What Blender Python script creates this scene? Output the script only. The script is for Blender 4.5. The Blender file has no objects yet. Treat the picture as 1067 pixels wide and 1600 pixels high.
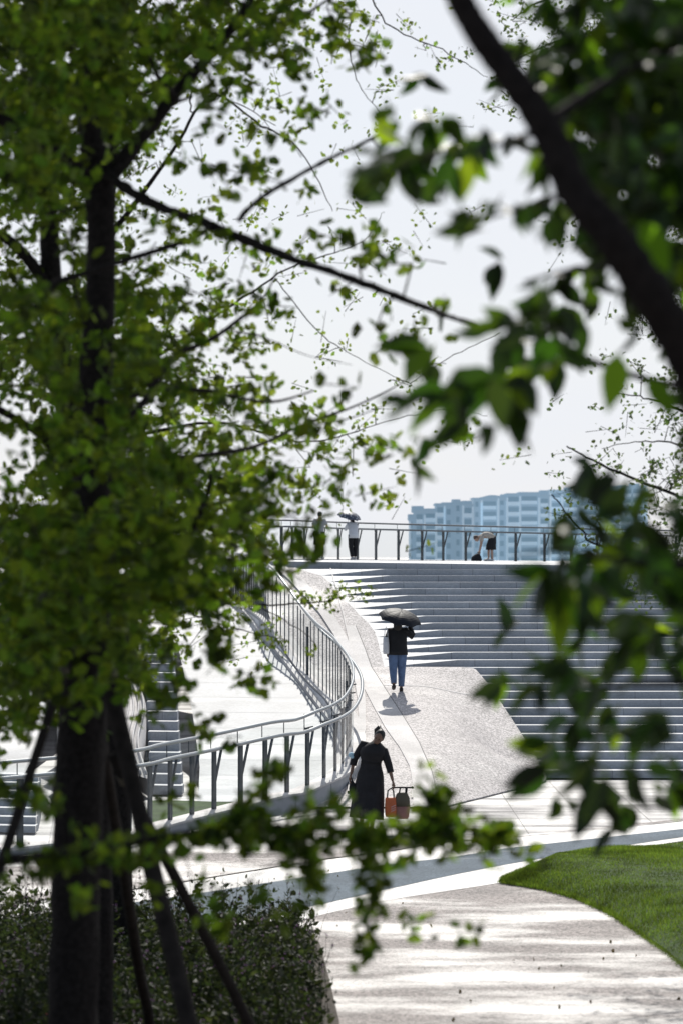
import bpy, bmesh, math, random
import numpy as np
from mathutils import Vector, Matrix
random.seed(7); rng = np.random.default_rng(11)
sc = bpy.context.scene; C = sc.collection
F = 4500.0; CX = 533.5; HY = 868.0; CH = 4.45      # telephoto lens in pixels of the photograph, eye height

def P(px, py, Y): return Vector(((px-CX)/F*Y, Y, CH-(py-HY)/F*Y))
def G(px, py, z=0.0):
    Y = (CH-z)*F/(py-HY); return Vector(((px-CX)/F*Y, Y, z))
def lerp(a, b, t): return a+(b-a)*t
def interp(x, xs, ys): return float(np.interp(x, xs, ys))
def sstep(t): t = max(0., min(1., t)); return t*t*(3-2*t)

# ------------------------------------------------------------------ materials
def mat(name, col=(.5,.5,.5), rough=.6, spec=.5, metal=0, noise=None, bump=None, emis=None):
    m = bpy.data.materials.new(name); m.use_nodes = True
    nt = m.node_tree; b = nt.nodes['Principled BSDF']
    b.inputs['Base Color'].default_value = (*col, 1); b.inputs['Roughness'].default_value = rough
    b.inputs['Specular IOR Level'].default_value = spec; b.inputs['Metallic'].default_value = metal
    tc = nt.nodes.new('ShaderNodeTexCoord')
    def nz(scale, detail=4, vec=None):
        n = nt.nodes.new('ShaderNodeTexNoise'); n.inputs['Scale'].default_value = scale; n.inputs['Detail'].default_value = detail
        nt.links.new(vec or tc.outputs['Object'], n.inputs['Vector']); return n
    if noise:
        scale, amt = noise; n = nz(scale, 5)
        r = nt.nodes.new('ShaderNodeMapRange'); r.inputs[1].default_value = .25; r.inputs[2].default_value = .75
        r.inputs[3].default_value = 1-amt; r.inputs[4].default_value = 1+amt
        nt.links.new(n.outputs['Fac'], r.inputs[0])
        h = nt.nodes.new('ShaderNodeVectorMath'); h.operation = 'SCALE'; h.inputs[0].default_value = col
        nt.links.new(r.outputs[0], h.inputs['Scale']); nt.links.new(h.outputs[0], b.inputs['Base Color'])
    if bump:
        scale, st, dist = bump; n2 = nz(scale, 3)
        bp = nt.nodes.new('ShaderNodeBump'); bp.inputs['Strength'].default_value = st; bp.inputs['Distance'].default_value = dist
        nt.links.new(n2.outputs['Fac'], bp.inputs['Height']); nt.links.new(bp.outputs[0], b.inputs['Normal'])
    if emis:
        b.inputs['Emission Color'].default_value = (*emis[0], 1); b.inputs['Emission Strength'].default_value = emis[1]
    return m

def paving(name, dry, wet, rd, rw, wscale, wlo, whi, speck=60, bump=.004, stretch=(1,1,1), amt=.35, joints=None, spd=.15, spw=1., grain=.18):
    """stone that is dry in some places and wet in others; the grain is real bump"""
    m = bpy.data.materials.new(name); m.use_nodes = True; nt = m.node_tree; N = nt.nodes; L = nt.links
    b = N['Principled BSDF']; tc = N.new('ShaderNodeTexCoord')
    mp = N.new('ShaderNodeMapping'); mp.inputs['Scale'].default_value = stretch; L.new(tc.outputs['Object'], mp.inputs['Vector'])
    w = N.new('ShaderNodeTexNoise'); w.inputs['Scale'].default_value = wscale; w.inputs['Detail'].default_value = 7; w.inputs['Roughness'].default_value = .62
    L.new(mp.outputs[0], w.inputs['Vector'])
    wr = N.new('ShaderNodeMapRange'); wr.inputs[1].default_value = wlo; wr.inputs[2].default_value = whi; L.new(w.outputs['Fac'], wr.inputs[0])
    v = N.new('ShaderNodeTexVoronoi'); v.inputs['Scale'].default_value = speck; L.new(tc.outputs['Object'], v.inputs['Vector'])
    sr = N.new('ShaderNodeMapRange'); sr.inputs[3].default_value = 1-amt; sr.inputs[4].default_value = 1+amt
    sep = N.new('ShaderNodeSeparateColor'); L.new(v.outputs['Color'], sep.inputs[0]); L.new(sep.outputs[0], sr.inputs[0])
    big = N.new('ShaderNodeTexNoise'); big.inputs['Scale'].default_value = .9; big.inputs['Detail'].default_value = 6; L.new(tc.outputs['Object'], big.inputs['Vector'])
    br = N.new('ShaderNodeMapRange'); br.inputs[1].default_value = .3; br.inputs[2].default_value = .7; br.inputs[3].default_value = 1-grain; br.inputs[4].default_value = 1+grain; L.new(big.outputs['Fac'], br.inputs[0])
    mul = N.new('ShaderNodeMath'); mul.operation = 'MULTIPLY'; L.new(sr.outputs[0], mul.inputs[0]); L.new(br.outputs[0], mul.inputs[1])
    cm = N.new('ShaderNodeMix'); cm.data_type = 'RGBA'; cm.inputs[6].default_value = (*dry,1); cm.inputs[7].default_value = (*wet,1); L.new(wr.outputs[0], cm.inputs[0])
    sc_ = N.new('ShaderNodeVectorMath'); sc_.operation = 'SCALE'; L.new(cm.outputs[2], sc_.inputs[0]); L.new(mul.outputs[0], sc_.inputs['Scale'])
    L.new(sc_.outputs[0], b.inputs['Base Color'])
    rm = N.new('ShaderNodeMix'); rm.data_type = 'FLOAT'; rm.inputs[2].default_value = rd; rm.inputs[3].default_value = rw; L.new(wr.outputs[0], rm.inputs[0]); L.new(rm.outputs[0], b.inputs['Roughness'])
    bs = N.new('ShaderNodeMapRange'); bs.inputs[3].default_value = 1.; bs.inputs[4].default_value = .12; L.new(wr.outputs[0], bs.inputs[0])
    bp = N.new('ShaderNodeBump'); bp.inputs['Distance'].default_value = bump; L.new(bs.outputs[0], bp.inputs['Strength'])
    n3 = N.new('ShaderNodeTexNoise'); n3.inputs['Scale'].default_value = speck*.8; n3.inputs['Detail'].default_value = 3; L.new(tc.outputs['Object'], n3.inputs['Vector'])
    L.new(n3.outputs['Fac'], bp.inputs['Height']); L.new(bp.outputs[0], b.inputs['Normal'])
    sm = N.new('ShaderNodeMix'); sm.data_type = 'FLOAT'; sm.inputs[2].default_value = spd; sm.inputs[3].default_value = spw; L.new(wr.outputs[0], sm.inputs[0]); L.new(sm.outputs[0], b.inputs['Specular IOR Level'])
    return m

def leafmat(name, col, trans, tamt=.5, rough=.6, var=.4, spec=.2, patch=0):
    m = bpy.data.materials.new(name); m.use_nodes = True; nt = m.node_tree; N = nt.nodes; L = nt.links
    N.clear(); out = N.new('ShaderNodeOutputMaterial')
    geo = N.new('ShaderNodeNewGeometry')
    r = N.new('ShaderNodeMapRange'); r.inputs[3].default_value = 1-var; r.inputs[4].default_value = 1+var; L.new(geo.outputs['Random Per Island'], r.inputs[0])
    fac = r.outputs[0]
    if patch:
        tcn = N.new('ShaderNodeTexCoord'); nn = N.new('ShaderNodeTexNoise'); nn.inputs['Scale'].default_value = patch; nn.inputs['Detail'].default_value = 5; L.new(tcn.outputs['Object'], nn.inputs['Vector'])
        pr = N.new('ShaderNodeMapRange'); pr.inputs[1].default_value = .35; pr.inputs[2].default_value = .65; pr.inputs[3].default_value = .45; pr.inputs[4].default_value = 1.25; L.new(nn.outputs['Fac'], pr.inputs[0])
        pm = N.new('ShaderNodeMath'); pm.operation = 'MULTIPLY'; L.new(pr.outputs[0], pm.inputs[0]); L.new(r.outputs[0], pm.inputs[1]); fac = pm.outputs[0]
    def scaled(c):
        s = N.new('ShaderNodeVectorMath'); s.operation = 'SCALE'; s.inputs[0].default_value = c; L.new(fac, s.inputs['Scale'])
        hs = N.new('ShaderNodeHueSaturation'); hr = N.new('ShaderNodeMapRange'); hr.inputs[3].default_value = .475; hr.inputs[4].default_value = .52
        ml = N.new('ShaderNodeMath'); ml.operation = 'FRACT'; m2 = N.new('ShaderNodeMath'); m2.operation = 'MULTIPLY'; m2.inputs[1].default_value = 7.3
        L.new(geo.outputs['Random Per Island'], m2.inputs[0]); L.new(m2.outputs[0], ml.inputs[0]); L.new(ml.outputs[0], hr.inputs[0])
        L.new(hr.outputs[0], hs.inputs['Hue']); L.new(s.outputs[0], hs.inputs['Color']); return hs.outputs[0]
    p = N.new('ShaderNodeBsdfPrincipled'); L.new(scaled(col), p.inputs['Base Color']); p.inputs['Roughness'].default_value = rough; p.inputs['Specular IOR Level'].default_value = spec
    t = N.new('ShaderNodeBsdfTranslucent'); L.new(scaled(trans), t.inputs['Color'])
    mx = N.new('ShaderNodeMixShader'); mx.inputs[0].default_value = tamt; L.new(p.outputs[0], mx.inputs[1]); L.new(t.outputs[0], mx.inputs[2])
    L.new(mx.outputs[0], out.inputs[0]); return m

M = {}
M['agg'] = paving('aggregate_paving', (.205,.18,.172), (.2,.185,.18), .75, .48, .95, .46, .63, speck=36, bump=.008, stretch=(.3,.75,1), amt=.7, grain=.25, spd=.35, spw=1.6)
M['ramp'] = paving('ramp_paving', (.47,.44,.43), (.43,.41,.40), .75, .55, .5, .5, .75, speck=38, bump=.007, amt=.55, grain=.1, spd=.35, spw=.7)
M['granite'] = paving('pale_granite', (.26,.25,.25), (.25,.245,.245), .7, .5, .6, .42, .56, speck=40, bump=.004, stretch=(.35,1,1), amt=.25, spd=.2, spw=1.3)
M['channel'] = paving('blue_grey_paving', (.10,.13,.16), (.09,.11,.13), .8, .5, .8, .60, .75, speck=50, bump=.004, stretch=(.3,1,1), amt=.3, spd=.12, spw=.9)
M['step'] = paving('step_granite', (.39,.405,.43), (.33,.335,.35), .65, .5, .5, .55, .75, speck=34, bump=.002, amt=.1, grain=.12, spd=.7, spw=1.)
M['terr'] = paving('terrace_slab', (.32,.335,.355), (.30,.315,.335), .6, .45, .4, .5, .7, speck=25, bump=.002, stretch=(.3,1,1), amt=.1, spd=.3, spw=.6)
M['kerb'] = paving('kerb_granite', (.52,.5,.49), (.47,.46,.45), .7, .5, .5, .5, .8, speck=50, bump=.002, amt=.15, spd=.3, spw=.8)
M['kerbw'] = paving('wet_kerb_granite', (.36,.355,.35), (.34,.33,.325), .6, .5, .5, .35, .55, speck=50, bump=.004, amt=.15, spd=.6, spw=1.5)
def step_joints():
    nt = M['step'].node_tree; N = nt.nodes; L = nt.links; b = N['Principled BSDF']; src = b.inputs['Base Color'].links[0].from_socket
    tc = N.new('ShaderNodeTexCoord'); sp = N.new('ShaderNodeSeparateXYZ'); L.new(tc.outputs['Object'], sp.inputs[0])
    def mth(op, a, c=None):
        n = N.new('ShaderNodeMath'); n.operation = op
        for i, v in enumerate((a, c)):
            if v is None: continue
            if isinstance(v, (int, float)): n.inputs[i].default_value = v
            else: L.new(v, n.inputs[i])
        return n.outputs[0]
    row = mth('FLOOR', mth('DIVIDE', mth('ADD', sp.outputs['Y'], -57.5+.001), .48)); k = mth('FRACT', mth('ADD', mth('DIVIDE', sp.outputs['X'], 1.35), mth('MULTIPLY', row, .371)))
    line = mth('LESS_THAN', k, .009); slab = mth('FRACT', mth('MULTIPLY', mth('SINE', mth('ADD', mth('FLOOR', mth('ADD', mth('DIVIDE', sp.outputs['X'], 1.35), mth('MULTIPLY', row, .371))), mth('MULTIPLY', row, 7.7))), 43.7))
    f = mth('MULTIPLY', mth('SUBTRACT', 1., mth('MULTIPLY', line, .55)), mth('ADD', .9, mth('MULTIPLY', slab, .2)))
    sc_ = N.new('ShaderNodeVectorMath'); sc_.operation = 'SCALE'; L.new(src, sc_.inputs[0]); L.new(f, sc_.inputs['Scale']); L.new(sc_.outputs[0], b.inputs['Base Color'])
step_joints()
M['wall'] = mat('plinth_stone', (.3,.315,.335), .6, noise=(3,.12), bump=(60,.3,.002))
M['steel'] = mat('dark_steel', (.035,.045,.055), .45, noise=(6,.15))
M['slimsteel'] = mat('slim_steel', (.075,.09,.105), .45, noise=(6,.15))
M['rail'] = mat('rail_steel', (.32,.34,.35), .28, metal=.85, noise=(20,.08))
M['darkrail'] = mat('dark_rail_steel', (.13,.14,.15), .38, metal=.5, noise=(20,.08))
M['bark'] = mat('ginkgo_bark', (.02,.017,.016), .9, spec=.08, noise=(30,.5), bump=(45,1,.02))
M['barkr'] = mat('smooth_bark', (.016,.013,.012), .85, spec=.08, noise=(30,.4), bump=(60,1,.006))
M['pole'] = mat('timber_pole', (.024,.02,.018), .85, spec=.08, noise=(14,.4), bump=(60,.8,.008))
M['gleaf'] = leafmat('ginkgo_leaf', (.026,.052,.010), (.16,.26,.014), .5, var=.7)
M['gleafb'] = leafmat('ginkgo_leaf_back', (.04,.075,.018), (.21,.31,.028), .5, var=.55)  # brighter copy of the ginkgo leaf: sun on back crowns put into the colour
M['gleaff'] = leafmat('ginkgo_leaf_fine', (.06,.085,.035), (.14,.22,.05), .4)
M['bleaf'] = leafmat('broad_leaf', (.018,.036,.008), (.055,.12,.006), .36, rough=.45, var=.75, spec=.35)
M['grassb'] = leafmat('grass_blade', (.045,.075,.012), (.17,.27,.03), .5, var=.5, patch=1.6)
M['soil'] = mat('soil', (.05,.04,.03), .95, noise=(5,.4), bump=(20,1,.03))
M['lawn'] = mat('lawn_soil', (.035,.07,.012), .95, noise=(3,.45), bump=(25,1,.03))
M['bedl'] = leafmat('bed_leaf', (.018,.026,.011), (.055,.078,.02), .35, var=.6, patch=1.3)
M['flower'] = mat('flower', (.3,.12,.28), .7); M['flowerw'] = mat('flower_pale', (.28,.26,.22), .7)
M['red'] = mat('flower_red', (.4,.05,.05), .7)

def glass(name):
    m = bpy.data.materials.new(name); m.use_nodes = True; nt = m.node_tree; N = nt.nodes; L = nt.links; N.clear()
    o = N.new('ShaderNodeOutputMaterial'); t = N.new('ShaderNodeBsdfTransparent'); t.inputs[0].default_value = (.95,.975,.975,1)
    g = N.new('ShaderNodeBsdfGlossy'); g.inputs['Roughness'].default_value = .05; lw = N.new('ShaderNodeLayerWeight'); lw.inputs[0].default_value = .5; pw_ = N.new('ShaderNodeMath'); pw_.operation = 'POWER'; pw_.inputs[1].default_value = 5; L.new(lw.outputs['Facing'], pw_.inputs[0]); f = N.new('ShaderNodeMath'); f.operation = 'MULTIPLY_ADD'; f.inputs[1].default_value = .45; f.inputs[2].default_value = .035; L.new(pw_.outputs[0], f.inputs[0])
    mx = N.new('ShaderNodeMixShader'); L.new(f.outputs[0], mx.inputs[0]); L.new(t.outputs[0], mx.inputs[1]); L.new(g.outputs[0], mx.inputs[2]); L.new(mx.outputs[0], o.inputs[0]); return m
M['glass'] = glass('balustrade_glass')

# ------------------------------------------------------------------ mesh helpers
class MB:
    def __init__(s): s.v = []; s.f = []; s.mi = []
    def quad(s, a, b, c, d, mi=0):
        n = len(s.v); s.v += [tuple(a),tuple(b),tuple(c),tuple(d)]; s.f.append((n,n+1,n+2,n+3)); s.mi.append(mi)
    def poly(s, pts, mi=0):
        n = len(s.v); s.v += [tuple(p) for p in pts]; s.f.append(tuple(range(n, n+len(pts)))); s.mi.append(mi)
    def grid(s, rows, mi=0):
        n = len(s.v); w = len(rows[0])
        for r in rows: s.v += [tuple(p) for p in r]
        for i in range(len(rows)-1):
            for j in range(w-1):
                a = n+i*w+j; s.f.append((a,a+1,a+w+1,a+w)); s.mi.append(mi)
    def box(s, lo, hi, mat4=None, mi=0):
        n = len(s.v); pts = [Vector((x,y,z)) for z in (lo[2],hi[2]) for y in (lo[1],hi[1]) for x in (lo[0],hi[0])]
        if mat4 is not None: pts = [mat4@p for p in pts]
        s.v += [tuple(p) for p in pts]
        for f in ((0,2,3,1),(4,5,7,6),(0,1,5,4),(2,6,7,3),(0,4,6,2),(1,3,7,5)): s.f.append(tuple(n+i for i in f)); s.mi.append(mi)
    def beam(s, a, b, w, d, up=Vector((0,0,1)), side=None, mi=0):
        a = Vector(a); b = Vector(b); t = (b-a).normalized()
        sd = side.normalized() if side is not None else t.cross(up).normalized()
        nn = t.cross(sd).normalized(); n = len(s.v)
        for p in (a, b):
            for (u, v) in ((-1,-1),(1,-1),(1,1),(-1,1)): s.v.append(tuple(p+sd*u*w/2+nn*v*d/2))
        for f in ((0,3,2,1),(4,5,6,7),(0,1,5,4),(1,2,6,5),(2,3,7,6),(3,0,4,7)): s.f.append(tuple(n+i for i in f)); s.mi.append(mi)
    def tube(s, pts, rad, seg=8, mi=0, wob=0, cap=True, flat=1.):
        pts = [Vector(p) for p in pts]; n0 = len(s.v); K = len(pts)
        if not hasattr(rad, '__len__'): rad = [rad]*K
        ref = Vector((0.13,1,.07)) if abs((pts[-1]-pts[0]).normalized().y) < .8 else Vector((1,.1,.05))
        for i, p in enumerate(pts):
            t = (pts[min(i+1,K-1)]-pts[max(i-1,0)]).normalized()
            u = t.cross(ref).normalized(); v = t.cross(u).normalized()
            for k in range(seg):
                a = 2*math.pi*k/seg; r = rad[i]*(1+(random.uniform(-wob,wob) if wob else 0))
                s.v.append(tuple(p+u*math.cos(a)*r*flat+v*math.sin(a)*r))
        for i in range(K-1):
            for k in range(seg):
                a = n0+i*seg+k; b2 = n0+i*seg+(k+1)%seg; s.f.append((a,b2,b2+seg,a+seg)); s.mi.append(mi)
        if cap:
            s.f.append(tuple(n0+k for k in range(seg))[::-1]); s.mi.append(mi)
            s.f.append(tuple(n0+(K-1)*seg+k for k in range(seg))); s.mi.append(mi)
    def loft(s, rings, seg=20, mi=0, wave=0, nw=7, cap=True):
        """rings: (center, rx, ry[, tilt matrix])"""
        n0 = len(s.v)
        for ri, rg in enumerate(rings):
            c, rx, ry = Vector(rg[0]), rg[1], rg[2]; mt = rg[3] if len(rg) > 3 else Matrix.Identity(3)
            wv = wave*ri/max(1,len(rings)-1)
            for k in range(seg):
                a = 2*math.pi*k/seg; w = 1+wv*math.sin(nw*a+ri*.15)
                s.v.append(tuple(c+mt@Vector((math.cos(a)*rx*w, math.sin(a)*ry*w, 0))))
        for i in range(len(rings)-1):
            for k in range(seg):
                a = n0+i*seg+k; b2 = n0+i*seg+(k+1)%seg; s.f.append((a,b2,b2+seg,a+seg)); s.mi.append(mi)
        if cap:
            s.f.append(tuple(n0+k for k in range(seg))[::-1]); s.mi.append(mi)
            s.f.append(tuple(n0+(len(rings)-1)*seg+k for k in range(seg))); s.mi.append(mi)
    def ell(s, c, r, mi=0, mt=None, seg=14, rg=9):
        rings = []
        mt = mt or Matrix.Identity(3); c = Vector(c)
        for i in range(rg+1):
            ph = -math.pi/2+math.pi*i/rg; q = max(.02, math.cos(ph))
            rings.append((c+mt@Vector((0,0,r[2]*math.sin(ph))), r[0]*q, r[1]*q, mt))
        s.loft(rings, seg, mi)
    def build(s, name, mats, parent=None, smooth=False, origin=None):
        me = bpy.data.meshes.new(name); me.from_pydata(s.v, [], s.f)
        for m in (mats if isinstance(mats, (list,tuple)) else [mats]): me.materials.append(m)
        if any(s.mi): me.polygons.foreach_set('material_index', s.mi)
        if smooth: me.polygons.foreach_set('use_smooth', [True]*len(me.polygons))
        me.update(); o = bpy.data.objects.new(name, me); C.objects.link(o)
        if parent is not None: o.parent = parent
        return o

def raw(name, V, Fc, m, parent=None, smooth=False):
    """fast mesh from arrays of triangles"""
    me = bpy.data.meshes.new(name); me.vertices.add(len(V)); me.vertices.foreach_set('co', V.astype(np.float32).ravel())
    me.loops.add(Fc.size); me.loops.foreach_set('vertex_index', Fc.astype(np.int32).ravel())
    me.polygons.add(len(Fc)); me.polygons.foreach_set('loop_start', np.arange(0, Fc.size, Fc.shape[1], dtype=np.int32))
    me.materials.append(m); me.update(calc_edges=True)
    if smooth: me.polygons.foreach_set('use_smooth', np.ones(len(Fc), bool))
    o = bpy.data.objects.new(name, me); C.objects.link(o)
    if parent is not None: o.parent = parent
    return o
def tag(o, label=None, cat=None, group=None, kind=None):
    if label: o['label'] = label
    if cat: o['category'] = cat
    if group: o['group'] = group
    if kind: o['kind'] = kind
    return o
def empty(name, loc=(0,0,0)):
    o = bpy.data.objects.new(name, None); o.location = loc; C.objects.link(o); o.empty_display_size = .1; return o
def place(root, loc, rz=0):
    root.location = loc; root.rotation_euler = (0,0,rz)

# ------------------------------------------------------------------ camera, sun, sky
cam = bpy.data.cameras.new('camera'); co = bpy.data.objects.new('camera', cam); C.objects.link(co); sc.camera = co
co.location = (0,0,CH); co.rotation_euler = (math.pi/2,0,0)
cam.sensor_fit = 'HORIZONTAL'; cam.sensor_width = 24; cam.lens = 24*F/1067; cam.shift_y = (HY-800)/1067
cam.clip_start = .5; cam.clip_end = 9000
cam.dof.use_dof = True; cam.dof.focus_distance = 58; cam.dof.aperture_fstop = (cam.lens/1000)/.042
cam.dof.aperture_blades = 0
ELEV = math.radians(44); AZ = math.radians(1.5)     # the sun stands ahead of the camera, a little to the right
sd = Vector((math.sin(AZ)*math.cos(ELEV), math.cos(AZ)*math.cos(ELEV), math.sin(ELEV)))
sl = bpy.data.lights.new('sun', 'SUN'); sl.energy = 4.6; sl.angle = math.radians(.6); sl.color = (1,.955,.88)
so = bpy.data.objects.new('sun', sl); C.objects.link(so); so.rotation_euler = sd.to_track_quat('Z','Y').to_euler(); so.location = (0,60,40)
w = bpy.data.worlds.new('World'); sc.world = w; w.use_nodes = True; nt = w.node_tree
bg = nt.nodes['Background']; sky = nt.nodes.new('ShaderNodeTexSky'); sky.sky_type = 'NISHITA'; sky.sun_disc = False
sky.sun_elevation = ELEV; sky.sun_rotation = AZ; sky.air_density = 1.; sky.dust_density = 1.2; sky.ozone_density = 1.5
tc = nt.nodes.new('ShaderNodeTexCoord'); nz = nt.nodes.new('ShaderNodeTexNoise'); nz.inputs['Scale'].default_value = 5; nz.inputs['Detail'].default_value = 5
mp = nt.nodes.new('ShaderNodeMapping'); mp.inputs['Scale'].default_value = (1,1,3.5); nt.links.new(tc.outputs['Generated'], mp.inputs[0]); nt.links.new(mp.outputs[0], nz.inputs['Vector'])
mr = nt.nodes.new('ShaderNodeMapRange'); mr.inputs[1].default_value = .35; mr.inputs[2].default_value = .7; mr.inputs[3].default_value = .78; mr.inputs[4].default_value = 1.0; nt.links.new(nz.outputs['Fac'], mr.inputs[0])
mix = nt.nodes.new('ShaderNodeMix'); mix.data_type = 'RGBA'; 
dt = nt.nodes.new('ShaderNodeVectorMath'); dt.operation = 'DOT_PRODUCT'; dt.inputs[1].default_value = (0,.94,.34); nt.links.new(tc.outputs['Generated'], dt.inputs[0])
dr = nt.nodes.new('ShaderNodeMapRange'); dr.interpolation_type = 'SMOOTHSTEP'; dr.inputs[1].default_value = -.1; dr.inputs[2].default_value = .85; dr.inputs[3].default_value = .16; dr.inputs[4].default_value = 1; nt.links.new(dt.outputs['Value'], dr.inputs[0])
dm = nt.nodes.new('ShaderNodeMath'); dm.operation = 'MULTIPLY'; nt.links.new(mr.outputs[0], dm.inputs[0]); nt.links.new(dr.outputs[0], dm.inputs[1])    # bright haze around the sun's side of the sky
nt.links.new(dm.outputs[0], mix.inputs[0]); nt.links.new(sky.outputs[0], mix.inputs[6])
mix.inputs[7].default_value = (8.55,8.8,9.35,1)
nt.links.new(mix.outputs[2], bg.inputs['Color']); bg.inputs['Strength'].default_value = .1
sc.view_settings.view_transform = 'Standard'; sc.view_settings.look = 'None'; sc.view_settings.exposure = 0
sc.render.engine = 'CYCLES'; sc.cycles.use_denoising = True
sc.cycles.max_bounces = 8; sc.cycles.transparent_max_bounces = 12; sc.cycles.transmission_bounces = 4

# ------------------------------------------------------------------ ground and paving sheets
mb = MB(); mb.quad((-3000,-60,-.03),(3000,-60,-.03),(3000,6000,-.03),(-3000,6000,-.03)); tag(mb.build('ground', M['granite']), kind='structure')
def sheet(name, lo, hi, z, m, n=24):
    """paving between two plan curves given by points seen on the ground"""
    lo = [G(*p) for p in lo]; hi = [G(*p) for p in hi]; rows = []
    xs = np.linspace(0,1,n)
    def samp(c, t):
        k = t*(len(c)-1); i = min(int(k), len(c)-2); return c[i].lerp(c[i+1], k-i)
    rows = [[(samp(lo,t).x, samp(lo,t).y, z) for t in xs], [(samp(hi,t).x, samp(hi,t).y, z) for t in xs]]
    mb = MB(); mb.grid(rows); return tag(mb.build(name, m), kind='structure')
e1 = [(-500,1700),(300,1492),(430,1450),(500,1430),(600,1407),(700,1392),(780,1380),(850,1362),(910,1340),(1100,1308),(1400,1270)]
e2 = [(-500,1640),(300,1455),(430,1428),(500,1414),(600,1391),(700,1369),(780,1353),(850,1341),(900,1333),(1100,1303),(1400,1265)]
e3 = [(-500,1500),(200,1412),(300,1398),(430,1378),(520,1364),(620,1349),(700,1341),(790,1326),(880,1316),(1100,1292),(1400,1258)]
e4 = [(-500,1470),(200,1392),(300,1376),(430,1355),(520,1341),(600,1332),(680,1318),(770,1310),(840,1305),(1100,1280),(1400,1240)]
e5 = [(-500,1400),(200,1340),(300,1330),(430,1323),(520,1318),(600,1312),(680,1308),(770,1306),(838,1304),(1090,1278),(1390,1238)]
mb = MB(); pts = [G(*p) for p in e1]
mb.grid([[(lerp(-14,14,i/(len(pts)-1)),6,-.008) for i in range(len(pts))],[(p.x,p.y,-.008) for p in pts]]); tag(mb.build('path', M['agg']), kind='structure')
sheet('path_kerb', e1, e2, -.004, M['kerbw']); sheet('road', e2, e3, 0.0, M['channel'])
sheet('pavement', e3, e4, -.012, M['kerbw']); sheet('plaza_band', e4, e5, .003, M['agg'])
# loose joints of the plaza slabs
mb = MB()
for yy in np.arange(43.5, 57, 1.35): mb.box((-3,yy-.006,-.0285),(12,yy+.006,-.0262))
for k in range(12): mb.box((-2.5+k*1.1,44,-.0285),(-2.49+k*1.1,57,-.0258))
tag(mb.build('pavement_joint', mat('joint', (.12,.115,.11), .8)), kind='structure')

# ------------------------------------------------------------------ ramp and stairs
Y0 = 57.5; TR = .48; RI = .1525; NS = 27
TY = [63.7,65.9,66.7,67,67.6,68.9,69.4,70,70.5,79]; TX = [.95,.78,.59,.45,.28,-.15,-.25,-.5,-1.1,-1.3]
YE = Y0+13*TR; ZE = 13*RI
KY = [63.7,65,66,66.75,67.5,67.9,68.6,70.3,70.8,73,79]; KX = [2.58,2.4,2.16,1.88,1.74,1.64,1.43,.95,.67,.2,-1.2]
def Xt(Y): return interp(Y, TY, TX)
def Xk(Y): return interp(Y, KY, KX)
BY = [57.0,58.2,60.1,62.1,63.2,63.74]; BX = [4.05,3.92,3.58,3.2,2.92,2.6]
def Bx(Y): return interp(Y, BY, BX)
RY = [46.5,48.5,50,50.8,51.5,52.3,53.4,55,56.5,57.8,58.8,60.5,62.1,64.0,65.3,66.7,70,73.5]
RX = [-2.87,-2.05,-1.2,-.81,-.46,-.18,.05,.2,.23,.15,.02,-.21,-.56,-.92,-1.27,-1.64,-2.12,-2.75]
RZ = [.1,.15,.25,.25,.35,.42,.52,.7,.92,1.1,1.25,1.47,1.71,2.06,2.49,2.9,3.12,3.2]
def railX(Y): return interp(Y, RY, RX)
KEY = [51.8,54.4,57,59.8,62,63.8,65.7,67.2,69.7,70.9,72]; KEX = [.12,.22,.37,.36,.3,.16,-.16,-.5,-1.29,-1.87,-2.1]
def kerbX(Y): return interp(Y, KEY, KEX)
FX = [.1,1.77,3.98,4.05]; FY = [50.9,50.9,56.6,57.0]
def Mz(Y): return max(0., min(4.15, RI/TR*(Y-Y0)+.0))
def ramp_lo(X, Y):
    yf = interp(X, FX, FY); return max(0., (Y-yf)*ZE/(YE-yf))
def R(X, Y):
    if Y > YE: return Mz(Y)
    z = ramp_lo(X, Y)
    if Y > 56.5: z = min(ZE, lerp(z, Mz(Y)+RI+.012, sstep((X-Bx(Y)+1.7)/1.7)*sstep((Y-56.5)/1.2)))
    return z
# lower ramp
mb = MB(); rows = []
for Y in np.linspace(50.9, YE, 60):
    xl = min(railX(Y), kerbX(Y) if Y > 52 else 0)+.02 ; xr = Bx(Y) if Y > 57 else interp(Y, [50.9,56.6,57], [1.77,3.98,4.05])
    rows.append([(x, Y, R(x, Y)+.002) for x in np.linspace(xl, xr, 26)])
mb.grid(rows)
for i in range(len(rows)-1):                          # outer side of the slab
    a, b = rows[i][-1], rows[i+1][-1]; mb.quad(a, b, (b[0],b[1],-.02), (a[0],a[1],-.02))
# upper ramp, left of where the steps run out
rows = []
for Y in np.linspace(YE, 71.2, 80):
    rows.append([(x, Y, R(x, Y)) for x in np.linspace(railX(Y)+.02, Xt(Y)+.002, 14)])
mb.grid(rows); tag(mb.build('ramp', M['ramp'], smooth=True), kind='structure')
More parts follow.
